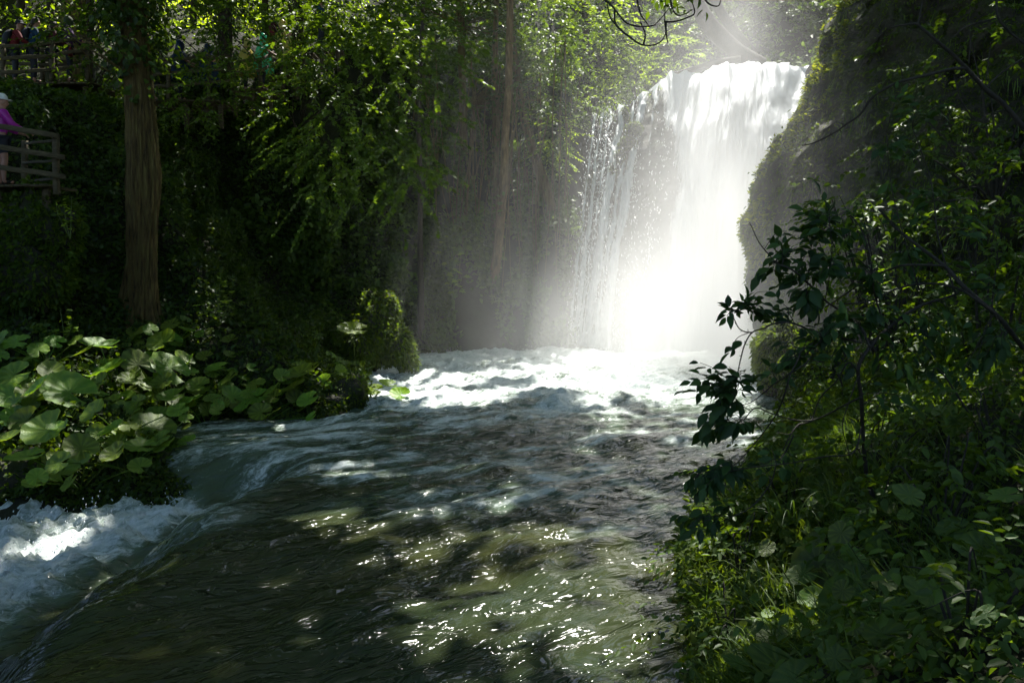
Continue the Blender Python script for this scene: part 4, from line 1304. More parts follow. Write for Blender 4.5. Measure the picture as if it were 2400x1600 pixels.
BB = [('butterbur with two broad shaded leaves at the top of the left clump', [(235, 810, 80), (252, 868, 90)], 3),
      ('butterbur with a bright folded leaf in the middle of the left clump', [(323, 854, 74), (400, 862, 86), (381, 895, 54)], 3),
      ('butterbur with one long pale edged leaf above the left clump', [(381, 803, 76)], 2),
      ('butterbur with a long sunlit leaf edge at the left border', [(34, 878, 76), (78, 915, 72), (25, 930, 64)], 3),
      ('butterbur with large dim leaves left of the middle of the clump', [(163, 919, 112), (120, 870, 60)], 3),
      ('butterbur with a small cupped sunny leaf low in the clump', [(405, 929, 56), (340, 943, 62)], 3),
      ('butterbur at the right end of the clump beside the cove', [(538, 885, 50), (467, 912, 52), (487, 963, 46)], 3),
      ('butterbur with a glossy wide leaf hanging over the cove', [(221, 966, 76), (290, 973, 84), (265, 1007, 70)], 2),
      ('butterbur with the widest flat leaf at the water of the cove', [(357, 1004, 112)], 2),
      ('butterbur with big dark leaves at the bottom left of the clump', [(112, 1007, 112), (61, 985, 70), (15, 1028, 66)], 3),
      ('butterbur with shiny blue green leaves beside the mossy rock', [(702, 875, 76), (760, 895, 44), (688, 905, 58), (735, 852, 50)], 3),
      ('butterbur with one upright leaf on a tall stalk before the mossy mound', [(828, 772, 66, 18.2)], 1),
      ('butterbur in deep shade on the bank between clump and cove rock', [(600, 930, 56), (640, 965, 44), (570, 950, 40)], 3),
      ('butterbur with bright fresh leaves right above the cove water', [(430, 945, 50), (455, 935, 44), (520, 950, 46)], 3),
      ('butterbur low on the bank between the cove and the blue green leaves', [(600, 900, 50), (640, 915, 46), (660, 880, 40)], 4),
      ('butterbur in half shade behind the cupped sunny leaf', [(440, 850, 46), (480, 835, 40), (510, 860, 44)], 4),
      ('butterbur with pale leaves in front of the mossy mound foot', [(800, 860, 44), (780, 830, 40), (815, 890, 36)], 3),
      ('butterbur on the upper bank left of the sapling', [(400, 760, 40), (440, 775, 44), (340, 770, 40)], 4),
      ('butterbur in dark shade at the left border under the sedge', [(40, 800, 56), (90, 820, 50), (130, 800, 44)], 4),
      ('butterbur with drooping leaves above the black bank rocks', [(330, 1045, 70), (380, 1040, 56), (140, 1085, 66)], 3),
      ('butterbur with dark drooping leaves over the rapids at the far left', [(60, 1070, 90), (190, 1050, 80), (270, 1062, 66)], 2)]
for lab, lv, ex in BB:
    butterbur(lab, lv, ex + 5, spread=1.15)

# sapling that catches the sun, and small bright plants
def small_plant(name, label, base, tops, size, mat='leaf_light', cat='plant', nl=7, shape='lobed', wl=.85):
    t_ = empty(name, base)
    tag(t_, label, cat)
    mb = MB()
    pos, ax, nr = [], [], []
    for tp in tops:
        tp = np.asarray(tp, float)
        mid = (np.asarray(base) + tp) / 2 + rng.normal(0, .05, 3)
        q, _ = spline(np.array([base, mid, tp]), np.array([.01, .01, .01]), 6)
        mb.tube([base, mid, tp], [.009, .007, .003], 5, 6)
        for k in range(nl):
            c = q[int(len(q) * (.35 + .62 * k / nl))]
            d = unit(np.array([rng.normal(), rng.normal(), .1]))
            pos.append(c + d * rng.uniform(.01, size))
            ax.append(d - [0, 0, .3])
            nr.append(np.array([0, -.35, 1]) + rng.normal(0, .3, 3))
    mb.build('stem', M['stalk'], t_)
    n_ = len(pos)
    s = size * rng.uniform(.7, 1.2, n_)
    leaves('foliage', np.array(pos), np.array(ax), np.array(nr), s, s * wl, M[mat], t_, shape)
    return t_


Ya = float(hit(515, 765)[1]) - .7
Yb = float(hit(1060, 700)[1]) - .7
Yc = float(hit(150, 800)[1]) - .5
Yd = float(hit(160, 560)[1]) - .6
small_plant('sapling', 'sunlit sapling with lobed pale leaves on the dark left slope', P(515, 760, Ya), [P(518, 628, Ya), P(545, 645, Ya), P(500, 650, Ya), P(480, 710, Ya), P(560, 700, Ya), P(530, 700, Ya - .2)], .17, nl=8)
small_plant('sapling', 'faint sapling with hanging lobed leaves on the misty wall near the slim trunk', P(1060, 700, Yb), [P(1030, 540, Yb), P(1075, 560, Yb - .2), P(1050, 610, Yb - .2), P(1085, 640, Yb - .2), P(1070, 600, Yb - .2)], .27, nl=7)
small_plant('wild_plant', 'small plant with a few shining leaves above the left clump', P(150, 800, Yc), [P(140, 720, Yc), P(165, 745, Yc), P(120, 770, Yc - .1), P(185, 760, Yc)], .12)
small_plant('wild_plant', 'leggy plant on the ivy block under the railing corner', P(165, 560, 15.3), [P(168, 460, 15.2), P(150, 480, 15.2), P(130, 470, 15.1)], .10, nl=9, shape='ovate', wl=.7)

# ------------------------------------------------------------------ grass tufts
def tuft(label, base, n, L, spread=.1, fan=.8, mat='grass'):
    mb = MB()
    for k in range(n):
        a = rng.uniform(0, 2 * PI)
        d = np.array([math.cos(a), math.sin(a), 0]) * rng.uniform(.25, fan)
        l = L * rng.uniform(.6, 1.15)
        b = np.asarray(base) + np.array([rng.normal(0, spread), rng.normal(0, spread), 0])
        t_ = np.linspace(0, 1, 9)
        c = b + d * (l * t_ ** 1.4)[:, None] + np.array([0, 0, 1.]) * (l * (t_ * .95 - .62 * t_ ** 2.6))[:, None]
        sd = unit(np.cross(d, [0, 0, 1.]))
        wd = .007 * (1 - t_ ** 2) + .0008
        V = np.concatenate([c - sd * wd[:, None], c + [0, 0, -.002], c + sd * wd[:, None]]).reshape(3, 9, 3).transpose(1, 0, 2).reshape(-1, 3)
        mb.add(V, grid_faces(3, 9))
    return tag(mb.build('grass_tuft', M[mat]), label, 'grass')


for (x, y, Y, n_, L, lab) in [(1870, 1260, 7.2, 46, .75, 'arching grass tuft over the right waterline beside the mossy rock'), (1820, 1420, 6.2, 40, .6, 'grass tuft hanging straight down the right bank above the pale leaf pair'),
                              (1950, 1230, 7.0, 36, .7, 'grass tuft among the round leaves in the middle of the right bank'), (2110, 1130, 8, 40, .8, 'tall thin grass under the stems of the foreground shrub'),
                              (1760, 1560, 5.2, 26, .35, 'short grass tuft at the bottom of the right bank'), (150, 830, 16.6, 30, .6, 'thin grass above the left clump of big leaves'), (60, 740, 17, 34, .8, 'dark sedge at the left border on the slope')]:
    q = hit(x, y, off=.05)
    tuft(lab, q, n_, L)

# the loose grass of the right bank
n_ = 9000
x, y, z, nr = scatter_slope(n_, 1.2, 6.5, 3.6, 14, lambda x, y, s: (s > .02) * np.where(s < 1.6, 1.0, .35) * np.clip(.5 + 2 * n3(x * 1.1, y * 1.1, 3.3, 2), 0, 1))
lean_ = np.stack([-.35 + rng.normal(0, .4, n_), rng.normal(-.15, .4, n_), rng.uniform(.25, 1.0, n_)], -1)
o = leaves('grass', np.stack([x, y, z], -1), unit(lean_), rng.normal(0, .6, (n_, 3)) + [0, -.6, .6], rng.uniform(.12, .42, n_), rng.uniform(.006, .014, n_), M['grass'], None, 'blade')
tag(o, 'loose arching grass along the right bank', 'grass', None, 'stuff')

# ------------------------------------------------------------------ large leaved plants of the right bank
def yr(wd):
    return rng.uniform(.3, .55)


RB = [('leafy plant with a glistening pale leaf pair at the foot of the right bank', [(1753, 1478, 58), (1811, 1492, 66), (1712, 1483, 44)], 2),
      ('plant with a long grey green leaf bending toward the river', [(1915, 1318, 118), (1880, 1345, 60)], 2),
      ('plant with a wide ribbed leaf low in the middle of the right bank', [(1975, 1417, 120), (1906, 1400, 60)], 2),
      ('plant with oval leaves facing the viewer near the bottom right', [(2104, 1420, 54), (2179, 1417, 52), (2056, 1475, 48)], 3),
      ('plant with heart shaped leaves at the bottom of the right bank', [(1978, 1550, 60), (2056, 1546, 54), (2025, 1525, 40), (2010, 1590, 50)], 4),
      ('plant with big dim leaves in the bottom edge right of the water', [(1821, 1560, 100), (1740, 1545, 60), (1860, 1590, 90)], 2),
      ('plant with small round leaves on thin stems right of the heart shaped ones', [(2135, 1468, 40), (2165, 1500, 36), (2110, 1515, 40), (2200, 1480, 36)], 4),
      ('plant with pale round leaves below the drooping twigs', [(1927, 1158, 62), (1879, 1246, 76), (1940, 1200, 56)], 3),
      ('plant with upright round leaves in the middle of the right bank', [(2046, 1175, 60), (2053, 1264, 66), (2010, 1220, 48)], 3),
      ('plant with kidney shaped leaves left of the dark corner', [(2152, 1144, 50), (2190, 1210, 60), (2240, 1240, 70)], 3),
      ('plant with broad blue green leaves above the right bank', [(2176, 1004, 54), (2240, 987, 64), (2073, 985, 44), (2205, 960, 40)], 3),
      ('dark plant with ivy shaped leaves at the right border', [(2300, 1280, 80), (2356, 1160, 60), (2330, 1390, 50)], 3),
      ('plant with a jagged leaf catching light at the right', [(2254, 1390, 50), (2310, 1440, 50), (2009, 1355, 90)], 3)]
for lab, lv, ex in RB:
    butterbur(lab, lv, ex, yr, 'plant', 'leafy_plant', .75, .34, .035, .085, 1.22, .04, .42)

# ------------------------------------------------------------------ bushes of the right bank
def bush(label, base, cs_, size, leaf='leaf_mid', shape='ovate', wl=.6, name='bush', sr=1.0):
    t_ = empty(name, base)
    tag(t_, label, 'bush')
    mb = MB()
    arr = []
    for c_, r, ns, nl in cs_:
        a = sprays(c_, r, ns, nl, size, droop=.35, length=(.35, .8), shell=.1, flat=.5)
        arr.append(a[:4])
        for q in a[4][rng.choice(len(a[4]), min(8, len(a[4])), replace=False)]:
            mb.tube([base, (np.asarray(base) + q) / 2 + [0, 0, .25] + rng.normal(0, .1, 3), q], [.03 * sr, .018 * sr, .005 * sr], 6, 6)
    mb.build('stem', M['twig'], t_)
    pos, ax, nr, s = [np.concatenate([a[i] for a in arr]) for i in range(4)]
    leaves('foliage', pos, ax, nr, s, s * wl, M[leaf], t_, shape)
    return t_


bush('dark bush rising at the right border below the bare branch', P(2330, 1150, 9.5), [(P(2330, 800, 9.5), (1.0, .8, 1.2), 90, 12), (P(2420, 500, 9.5), (.8, .8, 1.0), 60, 12), (P(2250, 950, 9), (.7, .7, .6), 50, 12)], .10)
bush('bush with glinting small leaves behind the middle of the foreground shrub', P(2100, 1000, 11), [(P(2080, 600, 11), (.9, .8, .8), 80, 12), (P(2160, 720, 10.5), (.9, .8, .7), 80, 12), (P(2000, 480, 11.5), (.45, .5, .3), 26, 12)], .10, 'leaf_mid')
bush('low bush at the waterline under the right boulder', P(1960, 1060, 11.5), [(P(1960, 1010, 11.3), (.7, .6, .45), 60, 12), (P(2070, 900, 11), (.8, .7, .6), 60, 12)], .09, 'leaf_mid')
bush('tall shadowy bush high at the upper right corner', P(2330, 500, 13), [(P(2300, 180, 13), (1.6, 1.0, 1.6), 90, 12), (P(2200, 380, 13), (1.2, 1.0, 1.0), 70, 12)], .11, 'leaf_dark')

for lab, x, y, r, n_ in [('tangled bush spilling over the right waterline below the drooping twigs', 1740, 1330, (.42, .4, .35), 46), ('tangled bush on the right bank under the round pale leaves', 1850, 1180, (.6, .5, .42), 60),
                         ('dark bush in the middle of the right bank', 2060, 1090, (.8, .6, .5), 70), ('dark bush right of the round leaves', 2230, 1230, (.6, .5, .5), 60),
                         ('leafy bush at the right border above the dark corner', 2350, 1010, (.7, .6, .6), 60), ('low bush at the bottom of the right waterline', 1720, 1500, (.3, .3, .22), 34), ('low bush in the lower right corner', 2300, 1480, (.45, .4, .3), 50)]:
    q = hit(x, y, off=.25)
    bush(lab, [q[0], q[1] + .1, float(height(q[:1], q[1:2] + .1)[0]) - .05], [(q + [0, 0, .1], r, n_, 13)], .07 if y > 1250 else .085, 'leaf_mid', sr=.32)

bush('leafy bush overhanging the left end of the waterfall lip', P(1395, 300, 34.2), [(P(1395, 262, 34.2), (.55, .5, .35), 40, 12)], .12, 'leaf_mid')
bush('small bush on the lip between the left strands and the main fall', P(1490, 232, 35.3), [(P(1485, 210, 35.4), (.45, .4, .22), 24, 12)], .11, 'leaf_mid')
# ------------------------------------------------------------------ foreground shrub
SH = 6.2
BR = {
    'A': ([(2440, 850), (2400, 817), (2342, 745), (2264, 677), (2213, 623), (2145, 571), (2100, 534), (2060, 490)], .022, .010, 6.3),
    'A2': ([(2030, 1110), (2022, 1010), (2019, 936), (2012, 861), (2039, 813), (2077, 772), (2150, 720), (2240, 690)], .017, .010, 6.1),
    'B': ([(2213, 626), (2196, 622), (2128, 621), (2094, 628), (2036, 653), (1980, 690), (1934, 720)], .010, .005, 6.2),
    'C': ([(2332, 735), (2281, 697), (2247, 677), (2196, 665), (2145, 667), (2111, 674), (2077, 687), (2040, 705), (1990, 712), (1961, 711)], .011, .005, 6.2),
    'D': ([(2039, 813), (2019, 769), (1998, 759), (1964, 725), (1934, 704), (1893, 663), (1872, 643), (1845, 626), (1825, 619), (1804, 599), (1779, 568), (1763, 534), (1757, 522)], .010, .003, 6.0),
    'E': ([(2019, 803), (1960, 790), (1896, 772), (1872, 762), (1845, 755), (1811, 759), (1791, 769), (1763, 779), (1746, 806), (1736, 841), (1729, 875), (1722, 920)], .008, .004, 5.8),
    'E2': ([(1763, 779), (1745, 777), (1731, 768), (1722, 750), (1715, 735)], .005, .003, 5.8),
    'E3': ([(1811, 759), (1785, 735), (1760, 722), (1728, 728), (1705, 718)], .004, .002, 5.8),
    'F': ([(2019, 803), (1992, 796), (1961, 791), (1930, 796), (1905, 815), (1880, 838)], .007, .004, 6.0),
    'G': ([(1910, 800), (1879, 823), (1866, 851), (1852, 878), (1838, 926), (1821, 967), (1791, 1011), (1743, 1068), (1700, 1110)], .006, .0045, 5.7),
    'H': ([(1906, 827), (1889, 851), (1862, 868), (1838, 885), (1811, 902), (1791, 919), (1765, 940), (1740, 950)], .006, .003, 5.8),
    'I': ([(2012, 870), (1988, 850), (1961, 892), (1927, 926), (1913, 953), (1900, 987), (1872, 994), (1852, 1021), (1835, 1055)], .006, .004, 5.9),
    'J': ([(2019, 930), (1978, 950), (1941, 970), (1906, 984), (1872, 985), (1838, 978), (1804, 967), (1770, 956), (1740, 985), (1700, 1000), (1680, 985)], .007, .003, 5.8),
    'K': ([(1900, 987), (1869, 998), (1852, 1016), (1830, 1015), (1821, 1010)], .004, .003, 5.9),
    'L': ([(1860, 1020), (1840, 1060), (1821, 1086), (1808, 1127), (1777, 1172), (1743, 1199), (1712, 1212), (1682, 1224), (1641, 1224)], .006, .003, 5.6),
    'M': ([(2019, 1000), (2000, 1060), (1930, 1070), (1850, 1085), (1760, 1095), (1680, 1110), (1620, 1120)], .006, .003, 5.6),
    'N': ([(2077, 772), (2050, 690), (2040, 610), (2020, 540), (1990, 500)], .007, .003, 6.1),
    'O': ([(2155, 680), (2120, 560), (2090, 440), (2077, 310)], .006, .003, 6.5),
    'P': ([(2240, 690), (2200, 560), (2183, 430), (2150, 330), (2138, 300)], .007, .003, 6.5),
    'Q': ([(1893, 663), (1900, 600), (1905, 560), (1930, 520)], .004, .002, 6.0),
    'T': ([(1934, 704), (1945, 640), (1950, 580), (1945, 530)], .004, .002, 6.0),
    'U': ([(2012, 880), (1990, 940), (1975, 1000), (1990, 1060)], .004, .003, 5.9),
}
sh = empty('shrub', P(2150, 1290, 6.3))
tag(sh, 'foreground shrub whose dark twigs and leaves reach across the bright mist', 'shrub')
BP, BM_ = {}, {}
for k, (pts, r0, r1, Y) in BR.items():
    n_ = len(pts)
    ph = sum(map(ord, k))
    q = np.array([P(a, b, Y + .22 * math.sin(i * .9 + ph)) for i, (a, b) in enumerate(pts)])
    BP[k] = spline(q, np.linspace(r0, r1, n_), 6)[0]
    mb = MB()
    mb.tube(q, np.linspace(r0, r1, n_), 8, 7, .22, 14)
    for j in range(3, len(BP[k]) - 2, 5):      # buds and spurs
        c = BP[k][j]
        d = unit(rng.normal(size=3)) * rng.uniform(.01, .045)
        mb.tube([c, c + d * .5, c + d], [r1 * .9, r1 * .7, r1 * .35], 5, 2)
    BM_[k] = mb
# the root stems carry the branches down to the bank
for (x, y) in ((2420, 835), (2030, 1110)):
    b = P(x + (70 if x > 2200 else 60), 1330, 6.3)
    q = P(x, y, 6.25)
    MB().tube([b, (b + q) / 2 + rng.normal(0, .06, 3), q], [.03, .024, .018], 9, 8, .15, 10).build('branch', M['twig'], sh)
allb = np.concatenate(list(BP.values()))
allk = np.concatenate([[k] * len(v_) for k, v_ in BP.items()])
LP, LA, LN, LS = [], [], [], []


def cluster(x, y, sx, sy, n_, Y, size=.155, drp=.5):
    for k in range(max(1, round(n_ / 3.9))):
        tip = P(x + rng.normal(0, sx * .55), y + rng.normal(0, sy * .55), Y + rng.normal(0, .12))
        dd = np.linalg.norm(allb - tip, axis=1)
        o_ = allb[np.argmin(dd)]
        tw = BM_[str(allk[np.argmin(dd)])]
        if dd.min() > .42:
            o_ = tip + unit(o_ - tip) * .42
            near_ = allb[np.argmin(dd)]
            tw.tube([near_, (near_ + o_) / 2 + [0, 0, .03], o_], [.004, .003, .0028], 5, 4)
        mid = (o_ + tip) / 2 + rng.normal(0, .02, 3) + [0, 0, .025]
        tw.tube([o_, mid, tip], [.0032, .0025, .0016], 5, 5)
        dr = unit(tip - o_ + 1e-5)
        sd = unit(np.cross(dr, [0, 0, 1.]) + rng.normal(0, .35, 3))
        for j in range(5):
            t_ = (.4, .4, .78, .78, 1.0)[j]
            c = o_ + (tip - o_) * t_
            s_ = (1, -1, 1, -1, 0)[j]
            ax = dr * (.55 if j < 4 else 1) + sd * s_ * .85 - np.array([0, 0, drp]) + rng.normal(0, .22, 3)
            LP.append(c + unit(ax) * .012)
            LA.append(ax)
            LN.append(np.array([rng.normal(0, .5), rng.normal(-.35, .55), .8]))
            LS.append(size * .8 * rng.uniform(.6, 1.2))


for c in [(1690, 880, 55, 35, 40, 5.7, .145, .45), (1700, 950, 60, 40, 45, 5.7, .15, .6), (1650, 1005, 30, 20, 15, 5.7, .17, .9), (1735, 985, 25, 20, 10, 5.7, .16, .9), (1640, 900, 30, 40, 15, 5.7, .14, .3), (1760, 900, 25, 30, 15, 5.7, .14, .3),
          (1725, 720, 40, 22, 30, 5.8, .12, .3), (1800, 705, 35, 30, 25, 5.8, .13, .4), (1850, 730, 30, 20, 15, 5.9, .13, .4),
          (1860, 570, 40, 35, 40, 6.0, .14, .4), (1905, 520, 45, 35, 40, 6.0, .15, .4), (1850, 640, 50, 25, 30, 6.0, .15, .4), (1930, 620, 50, 40, 45, 6.0, .15, .5), (1900, 690, 45, 30, 35, 6.0, .17, .6), (1945, 500, 40, 25, 25, 6.1, .13, .3),
          (2000, 560, 60, 50, 40, 6.2, .14, .4), (2020, 650, 60, 40, 40, 6.1, .14, .5), (2060, 740, 70, 40, 50, 6.1, .15, .5), (1980, 760, 50, 35, 40, 6.0, .15, .5), (1930, 780, 40, 30, 30, 5.9, .14, .6), (1880, 830, 40, 30, 30, 5.8, .13, .5), (1840, 860, 30, 25, 15, 5.8, .13, .5),
          (1640, 1120, 45, 30, 35, 5.6, .14, .9), (1720, 1100, 60, 30, 40, 5.6, .14, .8), (1620, 1210, 30, 40, 25, 5.6, .14, 1.0), (1790, 1080, 45, 25, 25, 5.6, .13, .7), (1650, 1170, 40, 25, 20, 5.6, .13, .9),
          (2140, 600, 60, 50, 35, 6.4, .13, .4), (2160, 460, 60, 50, 30, 6.5, .12, .4), (2090, 350, 60, 45, 30, 6.5, .12, .4), (2200, 250, 60, 45, 20, 6.6, .12, .4), (2130, 230, 40, 30, 15, 6.5, .12, .3), (2280, 500, 60, 60, 35, 6.6, .13, .4), (2200, 790, 70, 50, 40, 6.2, .14, .5), (2320, 640, 50, 60, 30, 6.4, .13, .4),
          (2100, 880, 60, 50, 40, 6.0, .14, .5), (2250, 880, 70, 50, 35, 6.1, .13, .5), (2340, 800, 50, 50, 25, 6.2, .14, .4)]:
    cluster(*c)
for mb in BM_.values(): mb.build('branch', M['twig'], sh)
LP, LA, LN, LS = map(np.array, (LP, LA, LN, LS))
leaves('foliage', LP, LA, LN, LS, LS * .62, M['leaf_shrub'], sh, 'fine')

# bare branch of a tree beyond the right border, with its forks
bb = empty('bare_branch', P(2420, 310, 7))
tag(bb, 'bare forked branch slanting in from the right border before the dark cliff', 'branch')
for pts, r0, r1 in [([(2460, 370), (2400, 300), (2349, 242), (2308, 208), (2264, 160), (2230, 126), (2193, 95), (2162, 68), (2145, 56), (2111, 60), (2084, 65)], .026, .006),
                    ([(2264, 160), (2230, 162), (2179, 175), (2118, 189), (2094, 198), (2063, 215), (2039, 235), (2015, 269), (1981, 293), (1958, 310), (1910, 334), (1879, 341)], .014, .006),
                    ([(2150, 60), (2158, 27), (2165, -20)], .008, .006), ([(2237, 182), (2254, 238), (2288, 283), (2315, 269), (2360, 255)], .006, .004),
                    ([(2335, -10), (2339, 41), (2366, 75), (2400, 102), (2440, 130)], .010, .012), ([(2234, 88), (2268, 61), (2332, 44)], .005, .007), ([(2312, 204), (2349, 170), (2400, 136), (2440, 115)], .007, .009),
                    ([(2117, 188), (2111, 160), (2099, 131)], .006, .003), ([(2270, 150), (2274, 110), (2272, 70)], .005, .003), ([(2310, 200), (2316, 150), (2322, 100)], .005, .003), ([(1978, 292), (1966, 288)], .004, .002), ([(2205, 105), (2180, 102)], .005, .003)]:
    n_ = len(pts)
    q = np.array([P(a, b, 7.0 + .2 * math.sin(a * .011)) for a, b in pts])
    mb = MB()
    mb.tube(q, np.linspace(r0, r1, n_), 8, 7, .25, 12)
    sp = spline(q, np.linspace(r0, r1, n_), 6)[0]
    for j in range(4, len(sp) - 1, 4):
        d = unit(rng.normal(size=3)) * rng.uniform(.012, .04)
        mb.tube([sp[j], sp[j] + d], [r1 * .8, r1 * .3], 5, 1)
    mb.build('twig', M['twig'], bb)
ht = empty('hanging_twigs', P(1600, -40, 9))
tag(ht, 'thin curling twigs dangling from the top edge before the waterfall head', 'twigs')
for pts in [[(1440, 20), (1444, 58), (1478, 89), (1508, 106), (1543, 102), (1560, 78), (1558, 51), (1560, -20)], [(1400, -10), (1430, 10), (1470, 55), (1520, 62), (1545, 48), (1590, -10)], [(1560, 50), (1562, 85), (1566, 102)], [(1558, 52), (1585, 50), (1610, 42), (1628, 28), (1612, -20)],
            [(1640, -20), (1660, 8), (1684, 14), (1690, -10)], [(1490, -20), (1500, 30), (1520, 60)], [(1570, -20), (1575, 20), (1590, 36), (1614, 30)], [(1446, 60), (1430, 40), (1420, -10)], [(1508, 106), (1512, 80), (1500, 50)]]:
    q = np.array([P(a, b, 9 + .25 * math.sin(a * .02)) for a, b in pts])
    MB().tube(q, np.linspace(.012, .005, len(pts)), 7, 7, .2, 14).build('twig', M['twig'], ht)
tip = [P(a, b, 9) for a, b in ((1560, 10), (1590, 0), (1570, 20), (1610, 10), (1540, 5), (1630, 0))]
leaves('foliage', np.repeat(np.array(tip), 5, 0) + rng.normal(0, .08, (30, 3)), rng.normal(0, 1, (30, 3)) - [0, 0, .5], rng.normal(0, .5, (30, 3)) + [0, 0, 1], np.full(30, .11), np.full(30, .06), M['leaf_mid'], ht, 'fine')

# ------------------------------------------------------------------ railings and walkways
def plank_walk(label, a, b, depth, legs=True):
    t_ = empty('boardwalk', (np.asarray(a) + b) / 2)
    tag(t_, label, 'boardwalk')
    a, b = np.asarray(a, float), np.asarray(b, float)
    n_ = int(np.linalg.norm(b - a) / .16)
    mb = MB()
    for k in range(n_):
        c = a + (b - a) * (k + .5) / n_
        mb.box(c + [0, -.15, -.03], c + [0, depth, -.03], .14, .045)
    mb.build('deck', M['wood'], t_)
    for k in range(3):
        c = a + (b - a) * (k + .2) / 2.4
        MB().box(c + [0, .1, -.08], c + [0, .1, -.8], .12, .12).build('post', M['wood'], t_)


def railing(label, rails, posts, th=.095, tw_=.05):
    t_ = empty('wooden_railing', posts[0][1])
    tag(t_, label, 'railing')
    for a, b in rails:
        MB().box(a, b, tw_, th).build('rail', M['wood'], t_)
    for a, b in posts:
        MB().box(a, b, .1, .1).build('post', M['wood'], t_)


plank_walk('small wooden platform under the magenta walker at the left border', P(-140, 434, 15.6), P(122, 432, 15.6), .9)
plank_walk('wooden walkway carrying the four people at the upper left', P(-120, 196, 22.5), P(225, 194, 22.5), 1.5)
plank_walk('walkway behind the ivy trunk under two dark hooded people', P(335, 234, 24.2), P(530, 236, 24.2), 1.4)
plank_walk('walkway under the yellow and green ponchos', P(540, 214, 26), P(640, 206, 26), 1.4)
plank_walk('raised landing behind the green poncho', P(620, 180, 27.6), P(700, 174, 27.6), 1.2)
plank_walk('highest landing among the leaves right of the ponchos', P(705, 116, 29), P(800, 112, 29), 1.2)
railing('front wooden railing at the lower left with its end post over the ivy', [(P(-80, 284, 15.0), P(135, 318, 15.4)), (P(-80, 332, 15.0), P(151, 370, 15.4)), (P(-80, 380, 15.0), P(153, 414, 15.4))],
        [(P(131, 314, 15.47), P(132, 455, 15.47)), (P(-75, 280, 15.07), P(-75, 450, 15.07))])
railing('receding side railing joining the lower left end post', [(P(128, 330, 15.55), P(60, 336, 17.2)), (P(128, 376, 15.55), P(55, 382, 17.2)), (P(128, 420, 15.55), P(60, 424, 17.2))], [(P(58, 330, 17.25), P(58, 436, 17.25))], .05, .04)
railing('railing before the four people at the upper left', [(P(2, 109, 22.0), P(76, 107, 22.2)), (P(76, 107, 22.2), P(205, 86, 23.0)), (P(2, 138, 22.0), P(118, 131, 22.4)), (P(118, 131, 22.4), P(205, 115, 23.0)), (P(2, 171, 22.0), P(120, 164, 22.4)), (P(120, 164, 22.4), P(205, 152, 23))],
        [(P(7, 104, 22.06), P(7, 206, 22.06)), (P(122, 96, 22.5), P(122, 196, 22.5)), (P(206, 82, 23.06), P(206, 190, 23.06))])
railing('far railing behind the four people against the bright leaves', [(P(-40, 128, 24.1), P(215, 150, 24.1)), (P(-40, 146, 24.1), P(215, 156, 24.1)), (P(-40, 104, 24.1), P(215, 128, 24.1))], [(P(100, 112, 24.2), P(100, 192, 24.2)), (P(212, 120, 24.2), P(212, 192, 24.2))])
railing('railing beside the two dark hooded people behind the ivy trunk', [(P(345, 176, 24.0), P(540, 160, 24.4)), (P(345, 205, 24.0), P(540, 190, 24.4)), (P(345, 142, 24), P(540, 132, 24.4))], [(P(395, 136, 24.05), P(395, 236, 24.05)), (P(490, 132, 24.35), P(490, 236, 24.35))])
railing('railing in front of the yellow and green ponchos', [(P(545, 146, 25.6), P(612, 140, 25.8)), (P(612, 140, 25.8), P(660, 112, 27.2)), (P(545, 172, 25.6), P(612, 166, 25.8)), (P(612, 166, 25.8), P(660, 138, 27.2))], [(P(610, 136, 25.87), P(610, 214, 25.87)), (P(548, 142, 25.6), P(548, 216, 25.6)), (P(660, 108, 27.25), P(660, 180, 27.25))])

# ------------------------------------------------------------------ people
def skin(name, V, E, Rr, mat, parent, sub=2, mats=None):
    me = bpy.data.meshes.new(name)
    me.from_pydata([tuple(map(float, v_)) for v_ in V], [tuple(e) for e in E], [])
    o = bpy.data.objects.new(name, me)
    COL.objects.link(o)
    md = o.modifiers.new('skin', 'SKIN')
    sv = me.skin_vertices[0].data
    for i, r in enumerate(Rr):
        sv[i].radius = r if isinstance(r, tuple) else (r, r)
    sv[0].use_root = True
    md.use_smooth_shade = True
    s = o.modifiers.new('sub', 'SUBSURF')
    s.levels = s.render_levels = sub
    bpy.context.view_layer.update()
    me2 = bpy.data.meshes.new_from_object(o.evaluated_get(bpy.context.evaluated_depsgraph_get()))
    bpy.data.objects.remove(o)
    me2.name = name
    co_ = np.zeros(len(me2.vertices) * 3)
    me2.vertices.foreach_get('co', co_)
    return link_local(name, me2, mat, parent), co_.reshape(-1, 3)


def link_local(name, me, mat, parent):
    o = bpy.data.objects.new(name, me)
    COL.objects.link(o)
    me.materials.append(mat)
    o.parent = parent
    return o


M['skin'] = noise_mat('skin', [(.3, (.26, .13, .085)), (.7, (.34, .18, .12))], scale=6, bump=.05, rough=.55)
M['hair'] = noise_mat('hair', [(.3, (.012, .009, .006)), (.7, (.045, .03, .018))], scale=30, bump=.5, rough=.6, stretch=(1, 1, .2))


